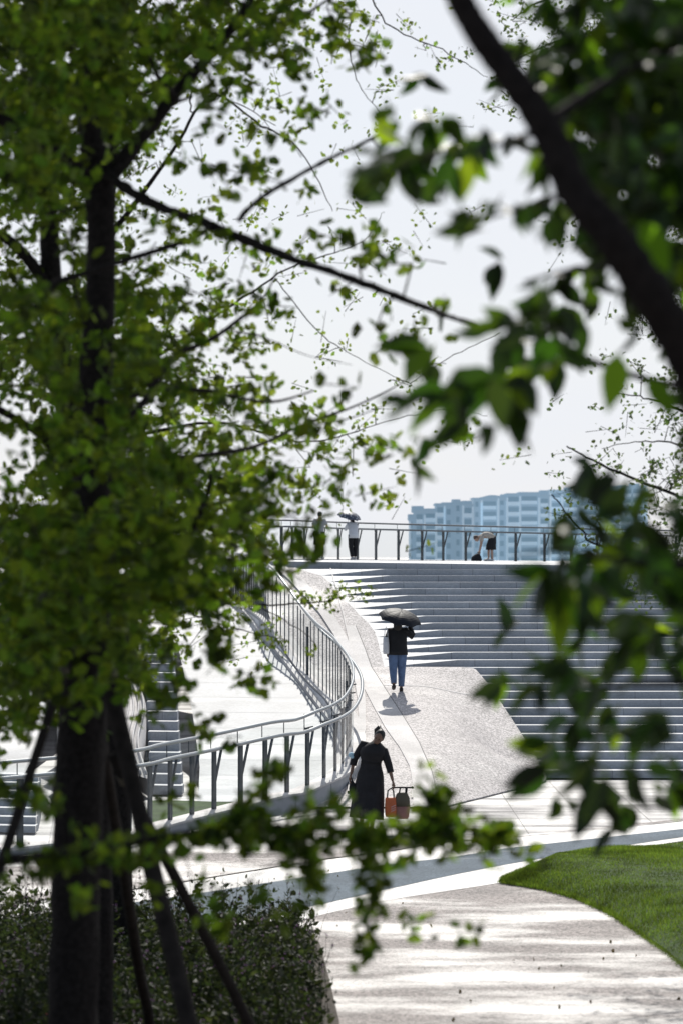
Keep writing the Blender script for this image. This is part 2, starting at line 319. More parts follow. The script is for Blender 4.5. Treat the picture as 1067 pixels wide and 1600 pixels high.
# stairs
mb = MB(); XR = 15.
def hs(X, Y, zs):
    if Y < YE-.01: return zs
    xt, xk = Xt(Y), Xk(Y); u = max(0., min(1., (xk-X)/(xk-xt))); return lerp(zs, R(X, Y), u)
for k in range(NS):
    ya, yb = Y0+k*TR, Y0+(k+1)*TR; zt = (k+1)*RI; zb = k*RI
    if ya < YE-.02: xs = [lerp(Bx(ya)-.25, XR, t) for t in (0,.3,.6,1)]; xs2 = xs
    else:
        ya_ = ya
        tt = [0,.1,.2,.35,.5,.65,.8,.9,1]
        xs = [lerp(Xt(ya_), Xk(ya_), t) for t in tt]+[5,9,XR]; xs2 = [lerp(Xt(yb), Xk(yb), t) for t in tt]+[5,9,XR]
    # riser
    mb.grid([[(x, ya, hs(x, ya, zb)) for x in xs], [(x, ya, hs(x, ya, zt)) for x in xs]], 0)
    ys = [ya, (ya+yb)/2, yb]; xm = [(a+b)/2 for a, b in zip(xs, xs2)]
    mb.grid([[(x, y, hs(x, y, zt)) for x in X_] for y, X_ in zip(ys, (xs, xm, xs2))], 0)
    ns = .014
    for a, b in zip(xs[:-1], xs[1:]):
        pass
stairs = mb.build('staircase', M['step']); tag(stairs, 'wide flight of grey granite steps running out into the pale ramp on its left', 'stairs')
ya = Y0+NS*TR
# deck: slab reached by the last riser
def deckZ(X): return 4.325-.0135*(X+3)
edge = [(-2.9,84),(-2.5,76),(-2.2,71.9),(-1.5,70.95),(-.8,70.75),(.1,70.6),(1.6,ya+.02),(3,ya+.02),(8,ya+.02),(XR,ya+.02)]
mb = MB()
mb.grid([[(x,y,4.0) for x,y in edge], [(x,y,deckZ(x)) for x,y in edge], [(x*1.5+ (0 if x>0 else -1.5),132,deckZ(x)) for x,y in edge], [(x*1.5+(0 if x>0 else -1.5),132,0) for x,y in edge]])
tag(mb.build('deck', M['step']), kind='structure')
# kerbs and bands on the ramp
def band(name, left, right, dz, m, kind='structure', th=.06):
    mb = MB(); A = [[],[],[],[]]
    for (x0,y0),(x1,y1) in zip(left, right):
        z0, z1 = R(x0,y0), R(x1,y1)
        A[0].append((x0,y0,z0-.1)); A[1].append((x0,y0,z0+dz)); A[2].append((x1,y1,z1+dz)); A[3].append((x1,y1,z1-.1))
    mb.grid(A); return tag(mb.build(name, m), kind=kind)
Ys = np.linspace(51.9, 70.8, 60)
band('kerb', [(kerbX(y)-.02,y) for y in Ys], [(kerbX(y)+interp(y,[52,60,66,71],[.05,.14,.26,.34]),y) for y in Ys], .05, M['kerb'])
def rampY(py):  # where the lower ramp shows at this height
    return 54247/(py-HY+675)
def curve(pts, n=40):
    W = [((px-CX)/F*rampY(py), rampY(py)) for px, py in pts]; W.sort(key=lambda p: p[1]); ys = np.linspace(W[0][1], W[-1][1], n)
    return [(interp(y, [p[1] for p in W], [p[0] for p in W]), y) for y in ys]
c1 = curve([(512,952),(537,1000),(565,1067),(585,1105),(605,1140),(626,1168),(642,1197),(647,1222),(645,1246)])
c2 = curve([(556,1010),(571,1030),(595,1067),(630,1120),(655,1160),(675,1205),(682,1235),(682,1258)])
band('ramp_kerb', [(x-.03,y) for x,y in c1], [(x,y) for x,y in c1], .022, M['kerb'])
band('ramp_strip', [(interp(y,[p[1] for p in c1],[p[0] for p in c1])+.002,y) for x,y in c2], [(x-.012,y) for x,y in c2], .009, M['kerb'])
band('ramp_joint', [(x-.008,y) for x,y in c2], [(x+.006,y) for x,y in c2], .011, mat('joint_dark', (.2,.195,.19), .8))
ax = [x for x in np.linspace(.75,2.75,12)]
band('ramp_seam', [(x,61.75-.1*x) for x in ax], [(x,61.83-.1*x) for x in ax], .008, M['kerb'])

# plinth wall of the balustrade
ext = [(-8.5,38,.05),(-6.6,41,.05),(-4.9,43.3,.05),(-3.36,45.3,.06)]
railpts = [Vector(p) for p in ext]+[Vector(p) for p in zip(RX,RY,RZ)]
def resample(pts, step):
    d = [0]
    for a, b in zip(pts[:-1], pts[1:]): d.append(d[-1]+(b-a).length)
    out = []; s = 0
    # smooth interpolation by Catmull-Rom
    def at(s):
        i = max(0, min(len(pts)-2, int(np.searchsorted(d, s, side='right'))-1)); t = (s-d[i])/(d[i+1]-d[i])
        p0, p1, p2, p3 = pts[max(0,i-1)], pts[i], pts[i+1], pts[min(len(pts)-1,i+2)]
        return .5*((2*p1)+(-p0+p2)*t+(2*p0-5*p1+4*p2-p3)*t*t+(-p0+3*p1-3*p2+p3)*t**3)
    while s < d[-1]: out.append(at(s)); s += step
    return out
fine = resample(railpts, .25)
def tangents(pts):
    return [((pts[min(i+1,len(pts)-1)]-pts[max(i-1,0)])*Vector((1,1,0))).normalized() for i in range(len(pts))]
tf = tangents(fine)
def off(pts, tg, d, dz=0): return [p+Vector((t.y,-t.x,0))*d+Vector((0,0,dz)) for p, t in zip(pts, tg)]   # + = right of travel = ramp side
mb = MB(); o1 = off(fine, tf, .22); o2 = off(fine, tf, -.16)
low = lambda p: (p.x,p.y,-.03)
mb.grid([[low(p) for p in o1],[p+Vector((0,0,-.004)) for p in o1],[p+Vector((0,0,-.004)) for p in o2],[low(p) for p in o2]])
pl = mb.build('plinth_wall', M['wall']); tag(pl, 'curved grey stone plinth wall under the glass balustrade of the ramp', 'wall')
mb = MB(); oc = off(fine, tf, .235); od = off(fine, tf, -.175)
mb.grid([[p+Vector((0,0,-.002)) for p in oc],[p+Vector((0,0,.035)) for p in oc],[p+Vector((0,0,.035)) for p in od],[p+Vector((0,0,-.002)) for p in od]])
mb.build('coping', M['kerb'], pl)
mbj = MB()
for i in range(4, len(fine)-60, 6):
    p, t = o1[i], tf[i]; n = Vector((t.y,-t.x,0)); mbj.beam((p.x+n.x*.002,p.y+n.y*.002,-.02), p+n*.002+Vector((0,0,-.01)), .012, .004, side=t)
mbj.build('joint', mat('plinth_joint', (.12,.125,.13), .8), pl)

# ------------------------------------------------------------------ balustrades
RH = 1.3
def post_mb(h, strut=1, wide=.11):
    mb = MB(); mb.box((-wide/2,-.02,0),(wide/2,.02,h)); mb.box((-wide/2-.03,-.05,0),(wide/2+.03,.05,.012)); return mb
def strut_mb(h):
    mb = MB(); mb.beam((.02,.0,h*.42),(.27,.0,h-.01), .03, .045, side=Vector((0,1,0))); return mb
steelpost = None
def balustrade(name, label, pts, spacing_pts, hand_off=.17, rmat='rail', wide_at=()):
    root = empty(name, pts[0]); tag(root, label, 'balustrade')
    o = Vector(pts[0]); tg = tangents(pts)
    L_ = [p-o for p in pts]
    top = off(L_, tg, 0, RH); mb = MB(); mb.tube(top, .026, 8, flat=1.2); mb.build('upper_handrail', M[rmat], root, True)
    lowr = off(L_, tg, hand_off, RH-.22); mb = MB(); mb.tube(lowr, .032, 10); mb.build('lower_handrail', M[rmat], root, True)
    mb = MB(); g0 = off(L_, tg, .0, .09); g1 = off(L_, tg, .0, RH-.06); mb.grid([g0,g1]); mb.build('glass_panel', M['glass'], root, True)
    pm = post_mb(RH-.24); sm = strut_mb(RH-.24); pw = post_mb(RH-.22, wide=.14)
    proto = {}; slim = MB(); slim.box((-.013,-.01,0),(.013,.01,RH-.02)); wi = min(range(len(spacing_pts)), key=lambda i: abs(spacing_pts[i][0].y-62.6) if spacing_pts[i][2] == 's' else 99)
    rod = MB(); rod.tube([(0,.06,RH-.3),(0,.06,RH)], .009, 6); rod.tube([(0,.06,RH-.26),(0,.06-hand_off,RH-.22)], .012, 6)
    for i, (p, t, key) in enumerate(spacing_pts):
        a = math.atan2(t.y, t.x); q = p-o
        if i == wi and key == 's': key = 'w'
        if key not in proto:
            po = {'w': pw, 's': slim, 'n': pm}[key].build('post', M['steel' if key != 's' else 'slimsteel'], root); kids = []
            if key == 'n': kids = [sm.build('strut', M['steel'], po), rod.build('bracket', M['steel'], po)]
            proto[key] = (po, kids)
        else:
            po = proto[key][0].copy(); C.objects.link(po); po.parent = root
            for kd in proto[key][1]: st = kd.copy(); C.objects.link(st); st.parent = po
        n = Vector((t.y,-t.x,0)); po.location = q-n*.06; po.rotation_euler = (0,0,a)
    return root
sp = resample(railpts, .82); ts = tangents(sp); sp2 = resample(railpts, .42); ts2 = tangents(sp2)
nf = max(i for i, p in enumerate(sp) if p.y < 56.6); sq = [(p, t, 'n') for p, t in zip(sp[:nf+1], ts[:nf+1])]
sq += [(p, t, 's') for p, t in zip(sp2, ts2) if p.y > sp[nf].y+.3]
balustrade('ramp_balustrade', 'curving glass balustrade with steel posts climbing the left edge of the ramp', resample(railpts, .3), sq)
# far balustrade on the deck
fp = [(395,873,100),(440,873,99.5),(459,873.5,100),(478,874,101),(506,875,102.5),(531,876,104),(560.5,876.5,105),(589,877,106),(624,878,107),(661,878.5,108),(694,879,109),(729,879,110),(770,879.5,111),(807,880,112),(852,880,113),(894,880,114),(935,880.5,115),(976,881,116),(1017,881,117),(1058,881,118),(1100,881,119)]
fpts = []
for x, y, Y in fp:
    X = (x-CX)/F*Y; fpts.append(Vector((X, Y, deckZ(X)-.0)))
RH = 1.36
tt_ = tangents(fpts); balustrade('deck_balustrade', 'steel and glass balustrade along the far edge of the upper deck', fpts, [(p, t, 'n') for p, t in zip(fpts, tt_)], hand_off=.12, rmat='darkrail')
mb = MB(); oo = off(fpts, tt_, .25); o3 = off(fpts, tt_, -.2)
mb.grid([[p+Vector((0,0,-.05)) for p in oo],[p+Vector((0,0,.03)) for p in oo],[p+Vector((0,0,.03)) for p in o3],[p+Vector((0,0,-.05)) for p in o3]]); tag(mb.build('deck_kerb', M['kerb']), kind='structure')

# ------------------------------------------------------------------ lower terrace on the left
def Tz(Y): return interp(Y, [52,54,57,60.5,65.3,66.7,68,70,75,85,120], [0,.03,.55,1.29,2.31,2.58,2.77,3.0,3.5,4.1,4.3])
def TE(Y):
    x = interp(Y, [52,54.5,57,59,60.7,65.2,71,84.5], [-.55,-.12,-.02,-.18,-.546,-1.485,-2.4,-3.7])
    return min(x, railX(Y)-.2)
mb = MB(); rows = []
def tl(Y): return interp(Y, [52,56,60,70,78,95], [-2.6,-2.75,-3.1,-4.2,-5.6,-8])
for Y in np.linspace(52, 84, 60):
    rows.append([(x,Y,Tz(Y)-.0) for x in np.linspace(tl(Y), TE(Y), 6)])
for Y in (90,120): rows.append([(x,Y,Tz(Y)) for x in np.linspace(-12, -5.4, 6)])
mb.grid(rows); tag(mb.build('terrace', M['terr'], smooth=True), kind='structure')
mb = MB(); mbj = MB()
for y in np.arange(54, 84, 1.2): mbj.quad((tl(y),y,Tz(y)+.004),(TE(y),y-.1,Tz(y-.1)+.004),(TE(y),y-.09,Tz(y-.09)+.004),(tl(y),y+.01,Tz(y+.01)+.004))
tag(mbj.build('terrace_joint', mat('terrace_joint_grey', (.3,.31,.32), .7)), kind='structure')
mb = MB(); ysk = np.linspace(52.5,73.4,60)
for a, b, z in ((-.04,.04,.08),): mb.grid([[(TE(y)+a,y,Tz(y)-.1) for y in ysk],[(TE(y)+a,y,Tz(y)+z) for y in ysk],[(TE(y)+b,y,Tz(y)+z) for y in ysk],[(TE(y)+b,y,Tz(y)-.1) for y in ysk]])
tag(mb.build('terrace_kerb', M['kerb']), kind='structure')
mb = MB(); mb.grid([[(TE(y)+.03,y,Tz(y)+.0) for y in ysk],[(railX(y)-.17,y,max(Tz(y)+.01, interp(y,RY,RZ)-.03)) for y in ysk]])
tag(mb.build('gutter', paving('gutter_stone', (.5,.52,.55), (.45,.46,.48), .5, .3, 3, .4, .6, speck=9, bump=.006, amt=.2, spw=.8)), kind='structure')
# pale slope further left
mb = MB(); mb.grid([[(x,Y,z) for x in (-40,-20,-9,-6.4)] for Y,z in ((46,.004),(58,.004),(75,2.4),(95,3.6),(140,3.7))]); tag(mb.build('plaza', M['terr']), kind='structure')
def flight(label, x0, x1, ya, n, tr, ri, z0=0., wav=.0):
    mb = MB()
    for k in range(n):
        a, b = ya+k*tr, ya+(k+1)*tr; xs = np.linspace(x0,x1,7); dx = wav*math.sin(k*.9)
        s = -.085*(a-ya)
        mb.grid([[(x+s+dx*0,a+.08*math.sin(x*3),z0+k*ri) for x in xs],[(x+s,a+.08*math.sin(x*3),z0+(k+1)*ri) for x in xs],[(x+s,b+.08*math.sin(x*3)+.02,z0+(k+1)*ri) for x in xs]])
        mb.poly([(x1+s,a,0),(x1+s,b+.02,0),(x1+s,b+.02,z0+(k+1)*ri),(x1+s,a,z0+(k+1)*ri)]); mb.poly([(x0+s,a,0),(x0+s,b,0),(x0+s,b,z0+(k+1)*ri),(x0+s,a,z0+(k+1)*ri)])
    o = mb.build('staircase', M['step']); return tag(o, label, 'stairs')
flight('narrow dark flight of steps beside the terrace, seen behind the tree stake', -3.55,-2.95, 53.5, 16, .5, .17)
flight('flight of steps between the two pale wavy stone banks, left of the balustrade', -4.6,-4.15, 52.5, 15, .55, .17)
flight('low pale steps left of the big trunk, behind the leaning stake', -6.1,-4.9, 46.2, 7, .36, .11)
def wavebank(label, x0, x1, ya, yb, zs):
    mb = MB(); rows = []
    for i, Y in enumerate(np.linspace(ya, yb, 46)):
        s = -.085*(Y-ya)+.07*math.sin(Y*1.7); z = (Y-ya)*zs
        rows.append([(x0+s,Y,0),(x0+s,Y,z+.35),(x0+s+(x1-x0)*.35,Y,z+.42),(x1+s,Y,z+.33),(x1+s,Y,0)])
        
    mb.grid(rows)
    for i in range(0, 5):
        f_ = (i+.5)/5
        mb.tube([(lerp(x0,x1,f_)-.085*(Y-ya)+.07*math.sin(Y*1.7),Y,(Y-ya)*zs+.42) for Y in np.linspace(ya,yb,46)], .022, 5)
    o = mb.build('stone_bank', M['kerb'], smooth=True); return tag(o, label, 'planter wall')
wavebank('pale wavy ribbed stone bank between two dark flights of steps', -4.1,-3.6,53,62,.33)
wavebank('pale wavy ribbed stone bank further left, close to the big trunk', -5.1,-4.7,52,62,.33)
# the band of dark cladding and green under the handrail
mb = MB(); mb.grid([[(x,y,.012+.02*math.sin(x*2+y)) for x in np.linspace(-3.4,-1.6,10)] for y in np.linspace(47.3,51.9,8)])
lowlawn = tag(mb.build('lawn', M['lawn']), kind='structure')

# ------------------------------------------------------------------ far apartment blocks
def hz(name, c, e, st, rough=.7):  # aerial haze put into the material as a bluish emission
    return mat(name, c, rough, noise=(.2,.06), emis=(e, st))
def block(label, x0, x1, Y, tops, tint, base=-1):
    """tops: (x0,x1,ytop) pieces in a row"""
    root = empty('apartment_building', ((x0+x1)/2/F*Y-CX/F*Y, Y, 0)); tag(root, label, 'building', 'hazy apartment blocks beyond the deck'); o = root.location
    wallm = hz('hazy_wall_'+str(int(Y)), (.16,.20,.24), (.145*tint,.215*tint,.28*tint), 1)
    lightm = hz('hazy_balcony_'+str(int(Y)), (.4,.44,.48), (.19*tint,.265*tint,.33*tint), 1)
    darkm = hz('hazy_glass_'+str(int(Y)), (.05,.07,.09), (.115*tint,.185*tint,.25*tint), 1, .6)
    wl, rf = MB(), MB(); wins, bals = [], []
    X = lambda px: (px-CX)/F*Y-o.x
    Z = lambda py: CH-(py-HY)/F*Y
    for (a, b, yt) in tops:
        dpt = random.uniform(0,2.5)
        wl.box((X(a),dpt,base),(X(b),14,Z(yt)))
        rf.box((X(a)-.35,dpt-.6,Z(yt)),(X(b)+.35,14.3,Z(yt)+.45))
        z = Z(yt)-3.0; w_ = X(b)-X(a); n = max(1, int(w_/3.3)); bay = w_/n
        while z > -1:
            for i in range(n):
                xa = X(a)+i*bay; ty = (i*7+int(a))%3
                wn, bl = MB(), MB()
                if ty == 0:      # balcony bay
                    wn.box((xa+.3,dpt-.08,z+.2),(xa+bay-.3,dpt-.02,z+2.4)); bl.box((xa+.15,dpt-1.2,z-.15),(xa+bay-.15,dpt+.0,z+.0)); bl.box((xa+.15,dpt-1.2,z+.003),(xa+bay-.15,dpt-1.12,z+.95))
                elif ty == 1: wn.box((xa+.6,dpt-.07,z+.8),(xa+bay-.9,dpt-.02,z+2.3))
                else:            # light bay window
                    bl.box((xa+.5,dpt-.6,z-.1),(xa+bay-.5,dpt-.02,z+.9)); wn.box((xa+.55,dpt-.5,z+.903),(xa+bay-.55,dpt-.04,z+2.2))
                wins.append(wn)
                if bl.v: bals.append(bl)
            z -= 3.0
    pr_ = MB()
    for (a, b, yt) in tops:
        n = max(1, int((X(b)-X(a))/3.3)); bay = (X(b)-X(a))/n
        for i in range(n+1):
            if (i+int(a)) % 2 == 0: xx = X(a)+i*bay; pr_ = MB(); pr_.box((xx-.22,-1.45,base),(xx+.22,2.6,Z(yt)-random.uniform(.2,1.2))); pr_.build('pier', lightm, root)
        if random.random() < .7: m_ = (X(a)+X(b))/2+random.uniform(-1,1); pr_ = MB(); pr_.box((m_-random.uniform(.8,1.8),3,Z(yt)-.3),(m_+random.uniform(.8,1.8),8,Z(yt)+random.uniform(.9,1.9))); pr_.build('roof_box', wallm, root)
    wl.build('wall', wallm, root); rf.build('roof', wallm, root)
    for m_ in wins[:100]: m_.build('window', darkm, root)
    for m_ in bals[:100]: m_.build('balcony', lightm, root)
    return rf, root, X, Z, wallm
def arched(root, X, Z, wallm, a, b, yb, yt):
    mb = MB(); n = 14; top = []; 
    for i in range(n+1):
        t = i/n; z = Z(yb+(yt-yb)*math.sin(math.pi*t)**1.0); top.append((lerp(X(a),X(b),t), z))
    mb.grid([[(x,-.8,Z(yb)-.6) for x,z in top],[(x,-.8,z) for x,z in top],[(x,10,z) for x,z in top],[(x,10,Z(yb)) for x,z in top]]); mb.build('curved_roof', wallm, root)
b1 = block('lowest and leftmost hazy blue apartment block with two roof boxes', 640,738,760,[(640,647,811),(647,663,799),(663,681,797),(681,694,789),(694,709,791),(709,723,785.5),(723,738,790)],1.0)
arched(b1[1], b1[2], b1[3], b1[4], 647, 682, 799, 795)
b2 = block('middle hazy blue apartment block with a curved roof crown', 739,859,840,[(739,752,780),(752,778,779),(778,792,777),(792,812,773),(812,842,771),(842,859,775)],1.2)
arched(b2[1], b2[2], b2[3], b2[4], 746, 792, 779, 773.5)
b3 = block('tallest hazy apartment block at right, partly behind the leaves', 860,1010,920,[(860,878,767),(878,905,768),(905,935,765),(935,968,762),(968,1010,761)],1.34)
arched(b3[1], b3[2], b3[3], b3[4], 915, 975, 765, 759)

# ------------------------------------------------------------------ trees
def tree_root(name, label, X, Y, cat='tree', group=None):
    r = empty(name, (X,Y,0)); tag(r, label, cat, group); return r
def smooth_path(pts, n=5):
    V = [Vector(p[0]) for p in pts]; Rr = [p[1] for p in pts]; out, rad = [], []
    for i in range(len(V)-1):
        p0, p1, p2, p3 = V[max(0,i-1)], V[i], V[i+1], V[min(len(V)-1,i+2)]
        for k in range(n):
            t = k/n; out.append(.5*((2*p1)+(-p0+p2)*t+(2*p0-5*p1+4*p2-p3)*t*t+(-p0+3*p1-3*p2+p3)*t**3)); rad.append(lerp(Rr[i],Rr[i+1],t))
    out.append(V[-1]); rad.append(Rr[-1]); return out, rad
def limb(mb, spec, n=5, seg=8, wob=.08, jit=.0):
    """spec: (px,py,Y,r)"""
    o, r = smooth_path([(P(x,y,Y), rr) for x,y,Y,rr in spec], n)
    if jit: o = [o[0]]+[p+Vector((random.gauss(0,jit),random.gauss(0,jit),random.gauss(0,jit))) for p in o[1:]]
    mb.tube(o, r, seg, wob=wob); return o
ginkgo = np.array([(0,0,0),(0,.28,0),(-.52,.62,.07),(-.33,.92,.0),(-.04,.98,.05),(0,.74,.02),(.05,1.0,.04),(.35,.92,0),(.52,.6,.07)])
gf = np.array([(1,2,3),(1,3,4),(1,4,5),(1,5,6),(1,6,7),(1,7,8)])
def lobed():
    pts = [(0,0,0)]; lob = [(-100,.5),(-62,.27),(-48,.82),(-24,.4),(0,1.12),(24,.4),(48,.82),(62,.27),(100,.5)]
    for a, r in lob: a = math.radians(a); pts.append((math.sin(a)*r, math.cos(a)*r+.05, -.12*r*r))
    pts.append((0,.02,0)); return np.array(pts), np.array([(0,i,i+1) for i in range(1,len(lob))])
lobV, lobF = lobed()
ovaN = None
def whorl(lists, base, d, size):
    """four to six pointed leaves spreading from one shoot tip"""
    d = np.array(d)/np.linalg.norm(d); n = random.randint(3,5)
    for k in range(n):
        dd = d+rng.normal(size=3)*.62; t = lists[1] if random.random() < .93 else lists[2]
        t.pos.append(np.array([base])+rng.normal(size=(1,3))*.012); t.dir.append(np.array([dd])); t.size.append(np.array([size*random.uniform(.6,1.1)]))
ovaV = np.array([(0,0,0),(-.2,.2,.05),(-.27,.45,.06),(-.2,.72,.04),(0,1.1,-.08),(.2,.72,.04),(.27,.45,.06),(.2,.2,.05)]); ovaF = np.array([(0,1,2),(0,2,3),(0,3,4),(0,4,5),(0,5,6),(0,6,7)])
def leaves(name, pos, dirs, size, shape, m, parent, spread=.5, off_=None, flip=.0):
    """pos (n,3) leaf bases, dirs (n,3) pointing direction, size (n,)"""
    V, Fc = shape; n = len(pos); d = dirs/np.linalg.norm(dirs,axis=1,keepdims=True)
    rnd = rng.normal(size=(n,3)); u = np.cross(d, rnd); u /= np.linalg.norm(u,axis=1,keepdims=True)+1e-9; w_ = np.cross(u, d)
    P_ = pos[:,None,:]+size[:,None,None]*(V[None,:,0,None]*u[:,None,:]+V[None,:,1,None]*d[:,None,:]+V[None,:,2,None]*w_[:,None,:])
    if off_ is not None: P_ = P_-np.array(off_)[None,None,:]
    idx = Fc[None]+(np.arange(n)*len(V))[:,None,None]
    return raw(name, P_.reshape(-1,3), idx.reshape(-1,3), m, parent)
class Crown:
    def __init__(s): s.pos=[]; s.dir=[]; s.size=[]
    def sprig(s, c, ax, ln, n, size, spread=.035, droop=.25):
        c = np.array(c); ax = np.array(ax)
        t = rng.random(n); p = c+ax*ln*(t[:,None]-.5)+rng.normal(size=(n,3))*spread
        d = rng.normal(size=(n,3)); d[:,2] -= droop; s.pos.append(p); s.dir.append(d); s.size.append(size*rng.uniform(.65,1.15,n))
    def out(s): return np.concatenate(s.pos), np.concatenate(s.dir), np.concatenate(s.size)
CELL = 66.7
def fill(cr, tw, grid, Yf, size, k, branches, per=9, ln=.22, twig=.004, spread=.035, row0=0, conn=.4, area=.34, droop=.25, skip=None):
    """hang leafy shoots through the volume where the crown is dense; each shoot joins the nearest limb"""
    B = np.array([tuple(p) for br in branches for p in br]) if branches else None
    for (r, c), v in grid.items():
        if v <= 0: continue
        cov = min(.985, (v/9.5)**1.4); need = -math.log(1-cov)*k*(1.5 if c < 3 and v > 6 else .62 if 4 <= c <= 9 and 7 <= r <= 12 else 1)
        for layer in range(1):
            Yc = Yf(c*CELL, r*CELL)
            cell_a = (CELL/F*Yc)**2; la = area*size*size*.62
            nl = need*cell_a/la; ns = nl/per; ns = int(ns)+(random.random() < ns-int(ns))
            for _ in range(ns):
                Y = Yf(c*CELL, r*CELL)
                x = (c+.5)*CELL+random.uniform(-.62,.62)*CELL; y = (r+.5)*CELL+random.uniform(-.62,.62)*CELL
                if skip and Y < 18.2 and skip(x, y): continue
                if keep(x, y): continue
                p = P(x, y, Y); ax = Vector((random.gauss(0,1),random.gauss(0,.8),random.gauss(.1,.6))).normalized()
                cr.sprig(p, ax, ln, max(3,int(random.gauss(per,per*.3))), size, spread, droop)
                if tw is not None:
                    tw.tube([p-ax*ln*.6, p+ax*ln*.5], [twig*1.1, twig*.5], 4, cap=False)
                    if B is not None and random.random() < conn:
                        d = np.linalg.norm((B-np.array(tuple(p)))*np.array([1,.35,1]), axis=1); j = int(d.argmin())
                        if d[j] < .42:
                            q = Vector(B[j]); mid = (p+q)/2+Vector((random.gauss(0,.12)*d[j],0,.2*d[j])); tw.tube([q, mid, p-ax*ln*.6], [twig*1.7, twig*1.4, twig], 4, cap=False)
KEEP = [((430,790,600,884),.93),((478,796,516,880),1.),((536,785,606,884),1.),((722,826,800,886),1.),((588,940,668,1122),1.),((534,1128,650,1262),1.),((640,760,760,830),.8),((800,1040,860,1210),.6)]
def keep(x, y):
    for (x0,y0,x1,y1), p_ in KEEP:
        if x0 < x < x1 and y0 < y < y1 and random.random() < p_: return True
    return False
def G_(rows, c0=0, r0=0):
    g = {}
    for i, rw in enumerate(rows):
        for j, ch in enumerate(rw):
            if ch not in '. ': g[(r0+i, c0+j)] = int(ch)
    return g
def gr(x): return P(x, HY+CH*F/18, 18)

# --- big ginkgo on the left
t1 = tree_root('ginkgo_tree', 'big ginkgo with the thick forked trunk nearest the left edge', *(P(112,1900,18).xy)); o1_ = t1.location.copy()
def gnd(Y): return HY+CH*F/Y+8
mb = MB(); B1 = []
B1.append(limb(mb, [(106,gnd(18),18,.2),(112,1700,18,.165),(117,1450,18,.15),(122,1250,18,.16),(133,1050,18,.15),(143,820,18,.125),(150,600,18,.105),(157,420,18,.092),(156,290,18,.095),(140,190,18,.07),(150,60,18,.06),(135,-120,18,.05),(150,-330,18,.03)], seg=14))
B1.append(limb(mb, [(150,300,18,.06),(175,272,18,.055),(240,190,18.1,.045),(290,128,18.2,.038),(345,66,18.3,.032),(385,10,18.4,.026),(430,-90,18.6,.018)]))
B1.append(limb(mb, [(272,150,18.1,.02),(248,120,18,.018),(232,88,17.9,.014),(200,40,17.8,.01)]))
B1.append(limb(mb, [(330,82,18.2,.018),(400,62,18.5,.015),(470,26,18.8,.011),(540,-20,19,.006)]))
B1.append(limb(mb, [(172,215,18,.02),(205,200,18,.018),(250,170,18.3,.015),(300,150,18.8,.01)]))
B1.append(limb(mb, [(150,290,18,.055),(118,258,17.9,.05),(60,215,17.8,.042),(0,185,17.7,.035),(-80,160,17.6,.03)]))
mb.build('trunk', M['bark'], t1, True).location = -o1_
mb = MB()
B1.append(limb(mb, [(160,262,18,.034),(200,296,17.7,.032),(265,328,17.4,.030),(330,352,17,.028),(440,398,16.5,.024),(540,432,16,.021),(640,470,15.6,.017),(700,494,15.3,.014),(752,509,15.1,.010)], wob=.3, n=8))
B1.append(limb(mb, [(330,352,17,.014),(300,372,16.6,.016),(200,405,16.2,.017),(100,437,15.8,.018),(0,470,15.4,.02),(-60,490,15.2,.02)], wob=.25, n=8))
B1.append(limb(mb, [(372,345,16.8,.016),(400,315,16.8,.015),(450,283,16.9,.014),(520,245,17,.012),(608,203,17.1,.008)], wob=.25, n=8))
B1.append(limb(mb, [(150,680,18,.03),(215,640,18.5,.022),(270,560,19,.018),(330,530,19.4,.016),(385,490,19.8,.013),(415,460,20,.009),(432,425,20.2,.006)], wob=.2))
B1.append(limb(mb, [(385,490,19.8,.006),(420,478,20,.005),(465,480,20.3,.003)]))
B1.append(limb(mb, [(360,515,19.6,.005),(420,530,20,.004),(480,555,20.4,.003),(550,570,20.8,.002)]))
B1.append(limb(mb, [(140,900,18,.03),(215,920,17.6,.026),(285,855,17.3,.022),(322,780,17,.017),(330,740,16.9,.012)], wob=.2))
B1.append(limb(mb, [(322,790,17,.006),(380,780,17.2,.005),(430,800,17.4,.004)]))
B1.append(limb(mb, [(150,760,18,.03),(260,720,18.5,.02),(390,700,19.5,.014),(470,665,20.5,.011),(560,632,21,.008),(640,592,21.6,.004)], wob=.2))
B1.append(limb(mb, [(470,665,20.5,.006),(540,655,21,.005),(610,630,21.5,.003)]))
B1.append(limb(mb, [(150,640,18,.02),(240,610,18.5,.016),(320,610,19,.014),(420,628,19.5,.01),(490,610,20,.006)], wob=.2))
mb.build('branch', M['bark'], t1, True).location = -o1_
g1 = G_([
 '9999886632......',
 '8888886522......',
 '8897234511......',
 '8951122.........',
 '774213322.......',
 '5422332221......',
 '6554341132......',
 '888765302221....',
 '6888620123......',
 '47887542221.....',
 '378887555421....',
 '6889998762......',
 '9999999651......',
 '9999976.........',
 '9998631.........',
 '99963421........',
 '8763341.........',
 '42.123..........',
 '1...1...........'])
SK_ = [([(157,420),(156,290),(140,190),(150,60)],22),([(156,290),(175,272),(240,190),(290,128),(345,66)],14),([(150,600),(157,420)],20),([(133,1050),(122,1250)],42),([(200,296),(330,352),(440,398),(540,432),(752,509)],9)]
def skip1(x, y):
    for pl_, r_ in SK_:
        for (a, b), (c, d) in zip(pl_[:-1], pl_[1:]):
            t = max(0, min(1, ((x-a)*(c-a)+(y-b)*(d-b))/((c-a)**2+(d-b)**2)))
            if math.hypot(x-a-t*(c-a), y-b-t*(d-b)) < r_ and random.random() < .85: return True
    return False
